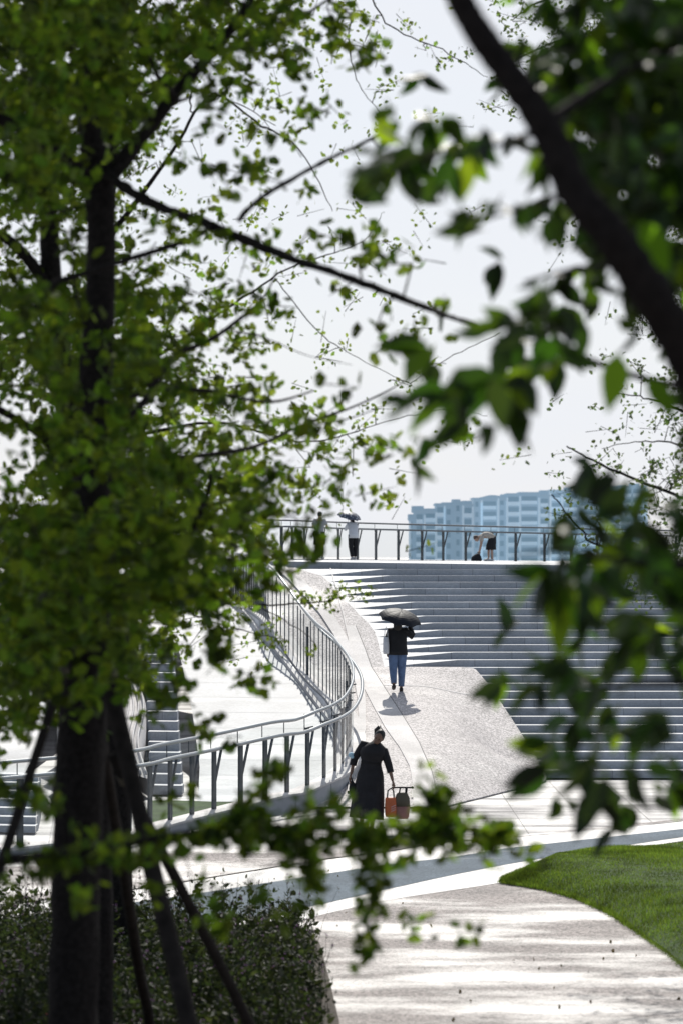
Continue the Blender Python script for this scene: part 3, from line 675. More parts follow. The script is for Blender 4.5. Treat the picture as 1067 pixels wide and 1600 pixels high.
def canopy(cr, x0, x1, y0, y1, n, size, hh=3.5, per=11, m0=.35):
    """unseen leaf cloud added above what the lens takes in, to shade what is below"""
    for _ in range(n):
        Y = random.uniform(y0, y1); X = random.uniform(x0, x1); Z = CH+.193*Y+m0+random.random()**1.2*hh
        cr.sprig((X,Y,Z), Vector((random.gauss(0,1),random.gauss(0,1),random.gauss(0,.5))).normalized(), .35, per, size, .07)
cr = Crown(); tw = MB(); canopy(cr, -4.5, .2, 15, 23, 2300, .1)
fill(cr, tw, g1, lambda x, y: random.choice([random.uniform(14.5,17.5), random.uniform(17,21)]), .094, 1.35, B1, per=11, ln=.2, skip=skip1)
topg = {(r,c):random.choice([5,7,8]) for r in range(-5,0) for c in range(-2,7)}  # extra leaf rows added out of frame, to shade the crown below
fill(cr, tw, topg, lambda x, y: random.uniform(16,24), .075, .6, B1, per=12)
for (x, y, n) in ((490,800,5),(497,815,7),(488,832,6),(500,845,4),(470,850,8),(455,862,7),(478,868,4),(462,838,6)):
    for _ in range((n+1)//3): cr.sprig(P(x+random.gauss(0,6), y+random.gauss(0,6), 16+random.gauss(0,.1)), Vector((1,0,-.3)), .06, 5, .07, .02, .4)
l1 = leaves('crown', *cr.out(), (ginkgo,gf), M['gleaf'], t1); l1.location = -o1_
tq = tw.build('twig', M['bark'], t1); tq.location = -o1_; tq['kind'] = 'stuff'

# --- second ginkgo behind it
t2 = tree_root('ginkgo_tree', 'slimmer ginkgo at the far left edge, its trunk leaning left behind the big one', *(P(150,1700,22).xy)); o2_ = t2.location.copy()
mb = MB(); B2 = []
B2.append(limb(mb, [(150,gnd(22),22,.15),(150,1400,22,.13),(140,1000,22,.115),(112,700,22,.10),(95,560,22,.085),(80,440,22,.085),(76,330,22,.07),(60,120,22,.06),(50,-120,22,.04),(60,-300,22,.02)], seg=12))
B2.append(limb(mb, [(84,460,22,.05),(40,400,21.8,.045),(5,370,21.6,.04),(-60,340,21.4,.03)]))
B2.append(limb(mb, [(125,760,22,.05),(75,692,21.5,.035),(35,660,21,.03),(-30,625,20.6,.025)]))
B2.append(limb(mb, [(90,520,22,.02),(170,470,23,.015),(240,430,24,.01)]))
mb.build('trunk', M['bark'], t2, True).location = -o2_
g2 = G_([
 '999987431.......',
 '88886321........',
 '8984121.........',
 '8662111.........',
 '7642221.........',
 '5433332.........',
 '66654321........',
 '8888652.........',
 '888885..........',
 '47888643........',
 '177888652.......',
 '5799987642......',
 '8999998531......',
 '999984..........',
 '999841..........',
 '9876............',
 '7641............',
 '2...............'])
cr = Crown(); tw = MB(); canopy(cr, -6, -.6, 22, 28, 1500, .11)
fill(cr, tw, g2, lambda x, y: random.uniform(20,27), .088, 1.4, B2, per=12, ln=.26)
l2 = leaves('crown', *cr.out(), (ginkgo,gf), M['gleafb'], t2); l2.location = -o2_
tq = tw.build('twig', M['bark'], t2); tq.location = -o2_; tq['kind'] = 'stuff'

# --- low branch reaching across, from a ginkgo standing left of the frame
t3 = tree_root('ginkgo_tree', 'low ginkgo branch sweeping right in front of the woman with the bags', *(P(-260,1500,14).xy)); o3_ = t3.location.copy()
mb = MB(); B3 = []
B3.append(limb(mb, [(-260,gnd(14),14,.12),(-262,1700,14,.11),(-255,1350,14,.1),(-240,900,14,.09),(-250,300,14,.07),(-240,-300,14,.05)], seg=12))
B3.append(limb(mb, [(-250,1420,14,.05),(-120,1370,13.8,.03),(0,1346,13.5,.024),(130,1334,13.2,.021),(270,1306,12.9,.018),(400,1292,12.6,.014),(520,1297,12.3,.011),(640,1294,12,.009),(710,1290,11.9,.007),(792,1306,11.8,.004)], wob=.2, n=8))
B3.append(limb(mb, [(560,1297,12.2,.006),(582,1340,12.1,.005),(585,1400,12.1,.004),(562,1478,12,.003)], n=6))
B3.append(limb(mb, [(655,1294,12,.005),(680,1262,12,.004),(678,1215,12,.003)], n=6))
B3.append(limb(mb, [(430,1292,12.5,.006),(470,1330,12.4,.005),(492,1372,12.4,.003)], n=6))
B3.append(limb(mb, [(330,1300,12.7,.007),(375,1262,12.6,.006),(410,1235,12.6,.004)], n=6))
B3.append(limb(mb, [(-250,1260,14,.02),(-60,1225,13.6,.012),(20,1230,13.4,.008),(78,1236,13.2,.004)], n=6))
mb.build('trunk', M['bark'], t3, True).location = -o3_
cr = Crown(); tw = MB()
g3 = G_(['..1...1.........',
         '1...124...1.....',
         '33334477876531..',
         '6656543224......',
         '1213222.231.....',
         '....11..2.......'], r0=17)
fill(cr, tw, g3, lambda x, y: random.uniform(11.8,13.4), .072, .75, B3, per=8, ln=.12, spread=.022, twig=.003)
for bi, (lo, sz) in {1:(.25,.05), 2:(0,.05), 3:(0,.04), 4:(0,.05), 5:(0,.05), 6:(.4,.045)}.items():
    br = B3[bi]
    for p in br[int(lo*len(br)):]:
        for _ in range(3 if bi == 1 else 2): cr.sprig(p+Vector((random.gauss(0,.016),random.gauss(0,.05),random.gauss(-.015,.024))), Vector((1,0,0)), .05, 4, .068, .018, .6)
l3 = leaves('crown', *cr.out(), (ginkgo,gf), M['gleaf'], t3); l3.location = -o3_
tq = tw.build('twig', M['bark'], t3); tq.location = -o3_; tq['kind'] = 'stuff'

# --- finer ginkgo further back, centre
t4 = tree_root('ginkgo_tree', 'more distant ginkgo whose fine twigs show against the sky at top centre', *(P(190,1500,31).xy)); o4_ = t4.location.copy()
mb = MB(); B4 = []
B4.append(limb(mb, [(190,gnd(31),31,.16),(180,1200,31,.14),(150,800,31,.12),(160,400,31,.1),(200,0,31,.06),(220,-250,31,.03)], seg=10))
for s_ in ([(165,380,31,.035),(260,250,31,.02),(330,150,31,.014),(400,190,31.5,.010),(470,235,31.5,.007),(520,330,32,.004)],
           [(300,180,31,.010),(305,140,31,.009),(380,165,31.5,.006),(430,195,32,.004)],
           [(170,200,31,.03),(300,80,31,.018),(430,-10,31.5,.012),(560,-20,32,.010),(610,40,32.4,.008),(700,82,33,.006),(760,120,33,.003)],
           [(560,-20,32,.008),(545,60,32,.007),(560,130,32,.005),(600,180,32,.003)],
           [(150,620,31,.03),(330,500,31,.014),(450,420,31.5,.009),(560,380,32,.005),(600,330,32,.003)],
           [(430,435,31.5,.006),(500,520,32,.006),(560,560,32.3,.004),(640,600,32.6,.003)],
           [(155,900,31,.03),(260,935,30,.012),(400,945,29.6,.009),(480,942,29.4,.007),(560,930,29.3,.004)],
           [(400,945,29.6,.006),(470,985,29.5,.004),(495,1010,29.4,.003)],
           [(300,960,30,.008),(380,985,29.6,.006),(450,1000,29.5,.003)],
           [(640,600,32.6,.004),(700,560,32.6,.005),(780,520,33,.004)],
           [(150,700,31,.03),(330,660,31,.014),(480,690,31.6,.008),(600,660,32,.005),(690,640,32.4,.004),(760,650,32.6,.003)]):
    B4.append(limb(mb, s_, seg=6, wob=.1, jit=.006, n=8))
mb.build('trunk', M['bark'], t4, True).location = -o4_
g4 = G_([
 '..65565542211...',
 '.65332332121....',
 '.44112221221....',
 '.443111122......',
 '.5531111221.....',
 '43233232221.....',
 '433333223.......',
 '23334333321.....',
 '23333322221.....',
 '.2344433332.....',
 '.44443333221....',
 '.5555443321.....',
 '.55554..........',
 '44332...........',
 '.3333...........',
 '..4323..........'])
cr = Crown(); tw = MB(); canopy(cr, -7, -1.6, 28, 37, 2800, .13, 4)  # unseen leaf cloud added over this tree, to shade the flower bed
fill(cr, tw, g4, lambda x, y: random.uniform(29,34), .06, .62, B4, per=11, ln=.3, spread=.05, twig=.0035)
for (x, y, n, s) in ((500,940,9,20),(530,930,12,22),(560,925,7,16),(480,935,5,12),(430,1000,10,20),(420,985,6,16),(485,1015,2,6),(390,940,6,20),(360,950,8,24),(320,940,8,24),(290,965,7,20)):
    for _ in range(n): cr.sprig(P(x+random.gauss(0,s*.6), y+random.gauss(0,s*.35), 29.5+random.gauss(0,.1)), Vector((1,0,.1)), .12, 7, .05, .025, 0)
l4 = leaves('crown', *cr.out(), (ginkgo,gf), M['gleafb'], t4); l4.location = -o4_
tq = tw.build('twig', M['bark'], t4); tq.location = -o4_; tq['kind'] = 'stuff'

# --- near broad-leaved tree, right
t5 = tree_root('broadleaf_tree', 'blurred broad leaved tree with a thick diagonal limb, right foreground', *(P(1560,868,9.24).xy)); o5_ = t5.location.copy()
mb = MB(); B5 = []
B5.append(limb(mb, [(1560,gnd(9.24),9.24,0.1792),(1540,2400,9.24,0.1456),(1440,1300,9.1,0.1120),(1240,850,8.82,0.0840),(1110,620,8.61,0.0696),(1060,528,8.54,0.0640),(1010,450,8.47,0.0608),(955,368,8.4,0.0560),(900,300,8.4,0.0528),(850,195,8.4,0.0480),(790,108,8.4,0.0448),(745,45,8.4,0.0416),(700,-40,8.4,0.0384),(600,-260,8.4,0.0280)], seg=18, wob=.09, n=12))
B5.append(limb(mb, [(1110,624,8.96,0.0224),(1070,606,9.8,0.0160),(1010,592,10.36,0.0136),(950,573,10.78,0.0112),(880,545,11.2,0.0080),(800,530,11.34,0.0048)]))
B5.append(limb(mb, [(1240,850,8.82,0.0336),(1150,880,8.96,0.0200),(1000,880,9.24,0.0112),(880,860,9.52,0.0064),(800,870,9.66,0.0032)]))
B5.append(limb(mb, [(1300,1000,8.96,0.0336),(1150,1060,8.96,0.0160),(980,1070,9.24,0.0088),(850,1090,9.52,0.0048)]))
B5.append(limb(mb, [(850,195,8.4,0.0176),(800,220,8.82,0.0088),(700,240,9.24,0.0056),(620,260,9.52,0.0032)]))
B5.append(limb(mb, [(980,410,8.4,0.0160),(900,420,8.96,0.0080),(820,440,9.24,0.0048)]))
B5.append(limb(mb, [(900,300,8.4,0.0160),(830,320,8.82,0.0080),(760,340,9.1,0.0048)]))
B5.append(limb(mb, [(850,195,8.4,0.0224),(960,120,8.68,0.0136),(1080,60,9.1,0.0112)]))
mb.build('trunk', M['barkr'], t5, True).location = -o5_
def spr(cr, pts, Y=None):
    for (x, y, n, s, *rest) in pts:
        for _ in range(n):
            Yc = random.uniform(5.6,7.4); c = P(x+random.gauss(0,s), y+random.gauss(0,s*.6), Yc)
            cr.pos.append(np.array([tuple(c)])); d = rng.normal(size=3)*.55; d[2] -= .75; cr.dir.append(np.array([d])); cr.size.append(np.array([random.uniform(.08,.13)]))
cr = Crown(); cro = Crown(); crs = Crown(); tw = MB()
g5 = G_([
 '...........124899',
 '..........1358999',
 '.........45357999',
 '........566556999',
 '........642.13699',
 '...........23334699',
 '...........224479',
 '...........377348',
 '..........4785237',
 '..........5631..1',
 '.........231....1',
 '............12446',
 '............14677',
 '............36888',
 '............24777',
 '............14455',
 '...........356544',
 '...........135654',
 '............35653',
 '..............2..'])
def fill_near(cr_a, cr_b, grid, k):
    for (r,c), v in grid.items():
        cov = min(.97, v/9.6); need = -math.log(1-cov)*k*(3.6 if c > 12 and r < 7 else 1.9 if r > 10 else 1.3); Y = 6.5; size = .085
        n = need*(CELL/F*Y)**2*1.96/(.42*.16**2*.6); n = n/2.9; n = int(n)+(random.random() < n-int(n))
        for _ in range(n):
            Y = random.uniform(8.7,11.8); x = (c+.5)*CELL+random.uniform(-.6,.6)*CELL; y = (r+.35)*CELL+random.uniform(-.6,.6)*CELL
            if keep(x, y+25) or keep(x, y-10) or (655 < x < 845 and 745 < y < 905): continue
            d = rng.normal(size=3)*.6; d[2] -= .8; whorl((cr_a, cr_b, crs), tuple(P(x,y,Y)), d, .145)
fill_near(cr, cro, g5, 1.75)
for _ in range(2600):  # loose leaves added above the frame, to shade the near tree
    Y = random.uniform(8.5,16); X = random.uniform(.25+.02*Y, 4); d = rng.normal(size=3)*.6; d[2] -= .6; t = cro
    t.pos.append(np.array([(X,Y,CH+.193*Y+.12+random.random()*1.6)])); t.dir.append(np.array([d])); t.size.append(np.array([random.uniform(.09,.15)]))
up = {(r,c):8 for r in range(-4,0) for c in range(12,19)}; up.update({(r,c):8 for r in range(0,12) for c in range(16,19)}); fill_near(cr, cro, up, .6)  # leaf rows added outside the frame for shade on the visible leaves
# the shapely hanging sprays
for (x,y,a,sz) in ((610,275,-1.9,.11),(650,262,-2.2,.1),(700,270,-2.9,.09),(745,235,-3.0,.08),(690,300,-2.6,.07),(735,365,-2.2,.08),(770,345,-2.7,.075),(820,335,2.9,.07),(860,370,-2.8,.08),(690,640,-2.3,.11),(740,615,-2.6,.12),(785,620,-3.0,.11),(640,650,-2.0,.07),(870,910,-2.9,.13),(905,930,3.0,.10),(855,1220,-2.1,.12),(945,1235,-2.9,.11),(985,1230,2.7,.09),(905,1210,-2.6,.1),(790,1090,-2.0,.08),(840,1080,-2.5,.09),(780,520,-2.0,.09),(820,520,-2.4,.09),(850,475,-2.9,.09),(1000,1040,-2.5,.1),(930,1100,-2.8,.1)):
    for q in range(2):
        aa = a+random.gauss(0,.25); d = np.array([math.sin(aa), random.gauss(0,.2), math.cos(aa)])
        whorl((cr, cro, crs), tuple(P(x+random.gauss(0,8),y-25+random.gauss(0,8),9.0)), d, sz*1.25) if q == 0 else None; tgt = cro
        tgt.pos.append(np.array([tuple(P(x+random.gauss(0,8),y-25+random.gauss(0,8),8.9+random.gauss(0,.25)))])); tgt.dir.append(np.array([d])); tgt.size.append(np.array([sz*1.4*random.uniform(.85,1.1)]))
for (x,y,a,sz) in ((893,915,-2.95,.23),(878,925,2.8,.15),(850,905,-2.4,.14),(1000,355,2.6,.17),(845,215,-2.8,.15),(965,560,-3.0,.17),(735,255,-2.9,.13),(945,1215,-2.9,.15),(1010,600,2.5,.14),(690,640,-2.3,.13)):
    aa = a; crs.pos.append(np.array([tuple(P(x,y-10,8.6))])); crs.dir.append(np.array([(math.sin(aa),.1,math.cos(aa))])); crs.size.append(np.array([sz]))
M['bleafs'] = leafmat('broad_leaf_sunlit', (.05,.10,.012), (.30,.52,.02), .6, var=.3)  # lit copy of the broad leaf, sunlight put into its brighter colour
lb = leaves('crown', *cro.out(), (ovaV,ovaF), M['bleaf'], t5); lb.location = -o5_
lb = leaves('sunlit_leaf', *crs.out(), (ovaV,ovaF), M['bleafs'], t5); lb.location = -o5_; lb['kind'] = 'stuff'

# --- distant ginkgo, right
t6 = tree_root('ginkgo_tree', 'sharper small leaved ginkgo at the right edge behind the blurred limb', *(P(1180,1400,33).xy)); o6_ = t6.location.copy()
mb = MB(); B6 = []
B6.append(limb(mb, [(1180,gnd(33),33,.17),(1175,1000,33,.15),(1180,500,33,.12),(1160,0,33,.08),(1150,-250,33,.04)], seg=10))
for s_ in ([(1178,820,33,.04),(1100,790,32.6,.022),(1045,770,32.4,.017),(960,735,32,.014),(920,716,31.9,.011),(884,697,31.8,.008)],
           [(1178,900,33,.04),(1050,890,32.8,.02),(930,850,32.4,.012),(912,832,32.3,.010),(885,802,32.2,.009),(862,772,32.1,.007)],
           [(1175,700,33,.04),(1060,640,32.6,.014),(1000,620,32.4,.008),(955,615,32.2,.004)],
           [(1175,600,33,.03),(1060,560,32.6,.012),(1035,520,32.5,.006),(1000,500,32.5,.003)],
           [(1170,400,33,.05),(1050,330,32.6,.02),(960,280,32.4,.01)],
           [(1165,200,33,.05),(1000,60,32.6,.02),(880,60,32.4,.012),(780,110,32.2,.005)],
           [(1165,120,33,.05),(980,-20,32.6,.02),(850,0,32.4,.012),(800,30,32.2,.005)],
           [(1175,760,33,.03),(1080,700,32.6,.012),(1000,690,32.4,.006),(940,700,32.2,.003)],
           [(960,735,32,.004),(948,742,32,.003),(940,765,32,.002)]):
    B6.append(limb(mb, s_, seg=6, wob=.08, jit=.005, n=8))
mb.build('trunk', M['bark'], t6, True).location = -o6_
g6 = G_([
 '............66778899',
 '...........456788899',
 '...........124678899',
 '.............5788899',
 '..............568899',
 '.............3468899',
 '..............376899',
 '..............276999',
 '.............1147899',
 '.............1358899',
 '............12457899',
 '............13467899',
 '.............3678999',
 '..............788999'])
cr = Crown(); tw = MB()
fill(cr, tw, g6, lambda x, y: random.uniform(31,35), .058, .6, B6, per=11, ln=.28, spread=.045, twig=.0035)
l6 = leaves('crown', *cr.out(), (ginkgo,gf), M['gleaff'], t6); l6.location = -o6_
tq = tw.build('twig', M['bark'], t6); tq.location = -o6_; tq['kind'] = 'stuff'

# --- timber stakes that prop the ginkgos
def stake(label, a, b, r):
    """a: top (px,py,Y); b a second point seen on it (px,py,Y); carried on down to the ground"""
    A = P(*a); Bp = P(*b); d = (Bp-A); t = A.z/(-d.z); E = A+d*t; E.z = -.1
    root = empty('tree_stake', (E.x,E.y,0)); tag(root, label, 'stake', 'timber stakes propping the ginkgos'); o = root.location
    mb = MB(); n = 12; mb.tube([A.lerp(E, i/n)-o+Vector((random.gauss(0,.004),0,0)) for i in range(n+1)], [r*(.92+.1*i/n) for i in range(n+1)], 10, wob=.04); mb.build('pole', M['pole'], root, True)
    mb = MB(); dd = (E-A).normalized()
    mb.tube([A+dd*(.18+.012*k)-o for k in range(6)], r*1.12, 10); mb.build('binding', mat('binding_rope', (.1,.085,.06), .9), root)
stake('thick stake crossing in front of the trunk and running down right', (158,1010,17.6),(275,1500,16.6), .058)
stake('stake leaning left from the trunk towards the left edge', (112,1010,17.7),(28,1262,17.0), .032)
stake('thin stake slanting furthest right over the flower bed', (176,1180,18.4),(360,1530,19.6), .04)
stake('short stake seen low between the trunk and the thick stake', (150,1100,18.4),(205,1420,21.5), .045)
stake('stake at the extreme left, leaning the other way', (-60,1330,20),(105,1010,22.2), .04)

# ------------------------------------------------------------------ flower bed, lawn
bedm = MB(); bedpts = [(-9,8),(-.12,8),(-.05,24),(-.02,27.4),(-.12,30),(-.25,33),(-.45,34.3),(-1.2,34.6),(-3,34.2),(-9,33.8)]
bedm.poly([(x,y,.012) for x,y in bedpts]); tag(bedm.build('soil', M['soil']), kind='structure')
def in_bed(x, y): 
    xr = interp(y, [20,27.4,30,33,34.3], [-.12,-.1,-.2,-.35,-.6]); return x < xr-.35*abs(math.sin(y*1.9)*math.sin(y*.7+1))*(random.random() < .8)
nst = 3800; V = []; lp, ld, ls = [], [], []; fl = MB(); st = MB()
for i in range(nst):
    y = random.uniform(23.5,33.9); x = random.uniform(-4.4,0)
    if not in_bed(x, y): continue
    h = random.uniform(.35,.72)*(1 if x > -2.5 else 1.1)*interp(y,[23.5,33,34],[.9,.95,.6])*(.6+.75*abs(math.sin(x*2.3+y*1.1)*math.sin(x*.9-y*1.7+1)))
    if random.random() < .10: h *= random.uniform(1.2,1.5)
    lean = Vector((random.gauss(0,.12),random.gauss(0,.1),0)); top = Vector((x,y,0))+lean*h+Vector((0,0,h))
    if i % 2 == 0: st.tube([(x,y,0), Vector((x,y,0)).lerp(top,.5)+lean*.04, top], [.0035,.003,.0018], 3, cap=False)
    n = random.randint(9,15)
    for k in range(n):
        t = random.uniform(.15,1); lp.append(tuple(Vector((x,y,0)).lerp(top,t)+Vector((random.gauss(0,.035),random.gauss(0,.035),0)))); ld.append((random.gauss(0,1),random.gauss(0,1),random.gauss(.5,.5))); ls.append(random.choice([random.uniform(.025,.06), random.uniform(.03,.10)]))
    if i % 9 == 0:
        a_ = Vector((x,y,0)); b_ = a_+Vector((random.gauss(0,.16),random.gauss(0,.1),h*random.uniform(1.25,1.6))); st.tube([a_, a_.lerp(b_,.6)+Vector((random.gauss(0,.03),0,.02)), b_], [.004,.003,.0015], 3, cap=False)
        for k in range(4): fl.ell(b_+Vector((random.gauss(0,.012),random.gauss(0,.012),random.gauss(-.01,.02))), (.008,.008,.008), random.choice([0,1,1]), seg=5, rg=3)
    if random.random() < .08:
        r = random.uniform(.006,.012); mi = 0 if random.random() < .45 else (1 if random.random() < .85 else 2); fl.ell(top+Vector((0,0,.01)), (r,r,r*.7), mi, seg=6, rg=4)
bed = leaves('flower_bed_plants', np.array(lp), np.array(ld), np.array(ls), (ovaV,ovaF), M['bedl'], None); tag(bed, kind='stuff', label='dense dark flowering plants of the bed at the lower left', cat='plants')
st.build('stem', M['bedl'], bed); fl.build('blossom', [M['flower'],M['flowerw'],M['red']], bed, True)
# lawn at right
N1 = [G(*p) for p in ((780,1380),(815,1385),(850,1391),(900,1405),(950,1427),(1000,1460),(1040,1487),(1080,1520),(1140,1580),(1200,1660))]
F1 = [G(*p) for p in ((784,1378),(835,1366),(880,1353),(920,1346),(970,1339),(1020,1334),(1067,1330),(1120,1324),(1250,1312),(1400,1300))]
def lawn_pt(s, t):
    k = s*(len(N1)-1); i = min(int(k), len(N1)-2); a = N1[i].lerp(N1[i+1], k-i); b = F1[i].lerp(F1[i+1], k-i); p = a.lerp(b, t)
    w_ = (b-a).length; z = min(.30, w_*.1)*math.sin(math.pi*min(1,t*.9+.0))**.7*.9 if t > 0 else 0
    return Vector((p.x, p.y, .012+max(0,z)+.015*math.sin(p.x*3.1)*math.sin(p.y*1.3)))
mb = MB(); mb.grid([[lawn_pt(i/50, j/24) for i in range(51)] for j in range(25)]); tag(mb.build('lawn', M['lawn'], smooth=True), kind='structure')
nb = 90000; P0 = np.zeros((nb,3))
for i in range(nb):
    q = lawn_pt(random.random()**.8, random.random() if i % 9 else 0)
    if i % 9 == 0: q += Vector((random.gauss(-.01,.03), random.gauss(-.02,.05), 0)); q.z = .01
    P0[i] = q
hgt = rng.uniform(.018,.05,nb)*(1+.5*np.sin(P0[:,0]*2.1+P0[:,1]*.9)); lean = rng.normal(size=(nb,2))*.018
ang = rng.uniform(0,math.pi,nb); wd = .0035; dx = np.stack([np.cos(ang)*wd, np.sin(ang)*wd, np.zeros(nb)],1)
T = P0+np.concatenate([lean, hgt[:,None]],1); V = np.stack([P0-dx, P0+dx, T],1).reshape(-1,3); Fc = np.arange(nb*3).reshape(-1,3)
tag(raw('grass', V, Fc, M['grassb']), label='short green grass of the rounded lawn at right', cat='grass', kind='stuff')

fp_ = []; 
for _ in range(60):
    q = G(random.uniform(480,1080), random.uniform(1300,1600)); fp_.append((q.x,q.y,random.uniform(.006,.012)))
n_ = len(fp_); dd_ = rng.normal(size=(n_,3)); dd_[:,2] *= .12
M['litter'] = leafmat('fallen_leaf', (.12,.09,.03), (.1,.08,.02), .3)
tag(leaves('fallen_leaves', np.array(fp_), dd_, rng.uniform(.03,.055,n_), (ginkgo,gf), M['litter'], None), label='scattered fallen leaves lying on the wet paving', cat='leaves', kind='stuff')
# ------------------------------------------------------------------ people
SK = mat('skin', (.2,.115,.08), .5, noise=(30,.08)); SKL = mat('skin_pale', (.42,.27,.2), .5, noise=(30,.08))
BLK = mat('black_cloth', (.010,.010,.012), .85, noise=(12,.3), bump=(30,.6,.01)); HAIR = mat('black_hair', (.010,.008,.007), .5, noise=(60,.3), bump=(90,.5,.004))
DRESS = mat('dark_dress', (.014,.013,.016), .85, noise=(9,.3), bump=(16,.9,.02)); JEAN = mat('blue_jeans', (.11,.17,.30), .8, noise=(14,.3), bump=(24,.6,.012))
WHT = mat('white_cloth', (.62,.63,.66), .8, noise=(9,.12), bump=(18,.7,.015)); GREY = mat('grey_cloth', (.33,.33,.34), .8, noise=(9,.12), bump=(18,.7,.015)); BEIGE = mat('beige_cloth', (.42,.38,.33), .8, noise=(9,.12), bump=(18,.7,.015))
SHOE = mat('shoe', (.03,.022,.018), .6); SHW = mat('shoe_pale', (.5,.5,.5), .6); EYE = mat('eye', (.02,.015,.01), .2); LIP = mat('lip', (.25,.08,.07), .5)
def skin_mesh(chains):
    """one continuous body surface: chains of (pos, radius) joined where points repeat"""
    idx = {}; vs = []; rs = []; es = []
    def vid(p, r):
        k = tuple(round(c, 4) for c in p)
        if k not in idx: idx[k] = len(vs); vs.append(k); rs.append(r)
        return idx[k]
    for ch in chains:
        ids = [vid(p, r) for p, r in ch]
        for a, b in zip(ids[:-1], ids[1:]): es.append((a, b))
    me = bpy.data.meshes.new('body_cage'); me.from_pydata(vs, es, []); o = bpy.data.objects.new('body_cage', me); C.objects.link(o)
    m = o.modifiers.new('skin', 'SKIN'); sv = me.skin_vertices[0].data
    for i, r in enumerate(rs): sv[i].radius = (r, r)
    sv[0].use_root = True
    m2 = o.modifiers.new('sub', 'SUBSURF'); m2.levels = 1; m2.render_levels = 1
    dg = bpy.context.evaluated_depsgraph_get(); dg.update(); ev = o.evaluated_get(dg); me2 = ev.to_mesh()
    V = [tuple(v.co) for v in me2.vertices]; Fs = [tuple(p.vertices) for p in me2.polygons]; ev.to_mesh_clear()
    bpy.data.objects.remove(o); bpy.data.meshes.remove(me); return V, Fs
def person(label, J, skin, head_mt, facing, loc, group=None):
    """J: joints in a local frame, x to the person's right, y forward, z up"""
    root = empty('person', loc); root.rotation_euler = (0,0,facing); tag(root, label, 'person', group)
    V3 = lambda k: tuple(J[k])
    mid = lambda a, b, t=.5: tuple(Vector(J[a]).lerp(Vector(J[b]), t))
    ch = [[(V3('pelvis'),.12),(V3('belly'),.085),(V3('chest'),.105),(V3('neck'),.055),(V3('head'),.06)]]
    for s in 'LR':
        ch.append([(V3('chest'),.105),(V3('sh'+s),.055),(mid('sh'+s,'el'+s),.043),(V3('el'+s),.036),(mid('el'+s,'wr'+s),.032),(V3('wr'+s),.024)])
        ch.append([(V3('pelvis'),.12),(V3('hip'+s),.085),(mid('hip'+s,'kn'+s),.075),(V3('kn'+s),.052),(mid('kn'+s,'an'+s,.35),.052),(V3('an'+s),.034),(V3('to'+s),.03)])
    V, Fs = skin_mesh(ch); mb = MB(); mb.v += V; mb.f += Fs; mb.mi += [0]*len(Fs)
    for s in 'LR':                                     # hands: palm, four unequal fingers, thumb
        w_ = Vector(J['wr'+s]); d = (w_-Vector(J['el'+s])).normalized(); hd = J.get('hd'+s); d = Vector(hd).normalized() if hd else d
        u = d.cross(Vector((0,1,0)) if abs(d.y) < .8 else Vector((0,0,1))).normalized(); v = d.cross(u); sg = 1 if s == 'L' else -1
        mb.tube([w_-d*.02, w_+d*.03, w_+d*.085], [.022,.034,.036], 8, flat=.6)
        for k, (l, o_) in enumerate(((.068,-.027),(.078,-.009),(.072,.009),(.055,.026))):
            b0 = w_+d*.08+v*o_; mb.tube([b0, b0+d*l*.5+u*sg*.012, b0+d*l*.75+u*sg*.035], [.0095,.0088,.007], 6)
        b0 = w_+d*.03+v*-.03; mb.tube([b0, b0+d*.03-v*.022+u*sg*.01, b0+d*.055-v*.026+u*sg*.026], [.012,.0105,.008], 6)
    hc = Vector(J['head']); mt = head_mt
    mb.ell(hc, (.074,.092,.112), 0, mt, 18, 12)
    mb.ell(hc+mt@Vector((0,.058,-.055)), (.048,.042,.05), 0, mt, 12, 8)
    mb.ell(hc+mt@Vector((0,.098,-.012)), (.011,.016,.024), 0, mt, 8, 6)
    for q in (-1,1):
        mb.ell(hc+mt@Vector((q*.076,-.005,-.005)), (.010,.02,.032), 0, mt, 8, 6)
        mb.ell(hc+mt@Vector((q*.03,.086,.012)), (.012,.006,.006), 1, mt, 8, 5)
    mb.ell(hc+mt@Vector((0,.093,-.055)), (.022,.006,.006), 2, mt, 8, 5)
    mb.build('body', [skin, EYE, LIP], root, True)
    return root
def J0(h=1.62, **kw):
    s = h/1.62
    J = dict(pelvis=(0,0,.9),belly=(0,0,1.03),chest=(0,0,1.24),neck=(0,0,1.38),head=(0,.015,1.50),
      shL=(-.16,0,1.31),elL=(-.21,-.02,1.04),wrL=(-.22,.03,.82), shR=(.16,0,1.31),elR=(.21,-.02,1.04),wrR=(.22,.03,.82),
      hipL=(-.09,0,.86),knL=(-.095,.02,.47),anL=(-.095,-.01,.09),toL=(-.105,.13,.035), hipR=(.09,0,.86),knR=(.095,.02,.47),anR=(.095,-.01,.09),toR=(.105,.13,.035))
    J.update(kw); return {k: Vector(v)*s for k, v in J.items()}
def sleeve(J, s, r0, r1, upto, m, root, name='sleeve', r2=None):
    a, b, c = Vector(J['sh'+s]), Vector(J['el'+s]), Vector(J['wr'+s]); mb = MB(); ch = Vector(J['chest'])
    a0 = a.lerp(ch, .35)
    pts = [a0, a, a.lerp(b,.5), b.lerp(a,.06)]; rr = [r0*1.05, r0, lerp(r0,r1,.5), r1]
    if upto > 1: pts += [b.lerp(c,.15), b.lerp(c, (upto-1)*.6+.1), b.lerp(c, upto-1)]; rr += [r1*.98, lerp(r1,r2 or r1*.8,.6), r2 or r1*.8]
    else: pts = pts[:2]+[a.lerp(b, upto*.5), a.lerp(b, upto)]; rr = rr[:2]+[r0*.98, r1]
    mb.tube(pts, rr, 12, wob=.05); mb.build(name, m, root, True)
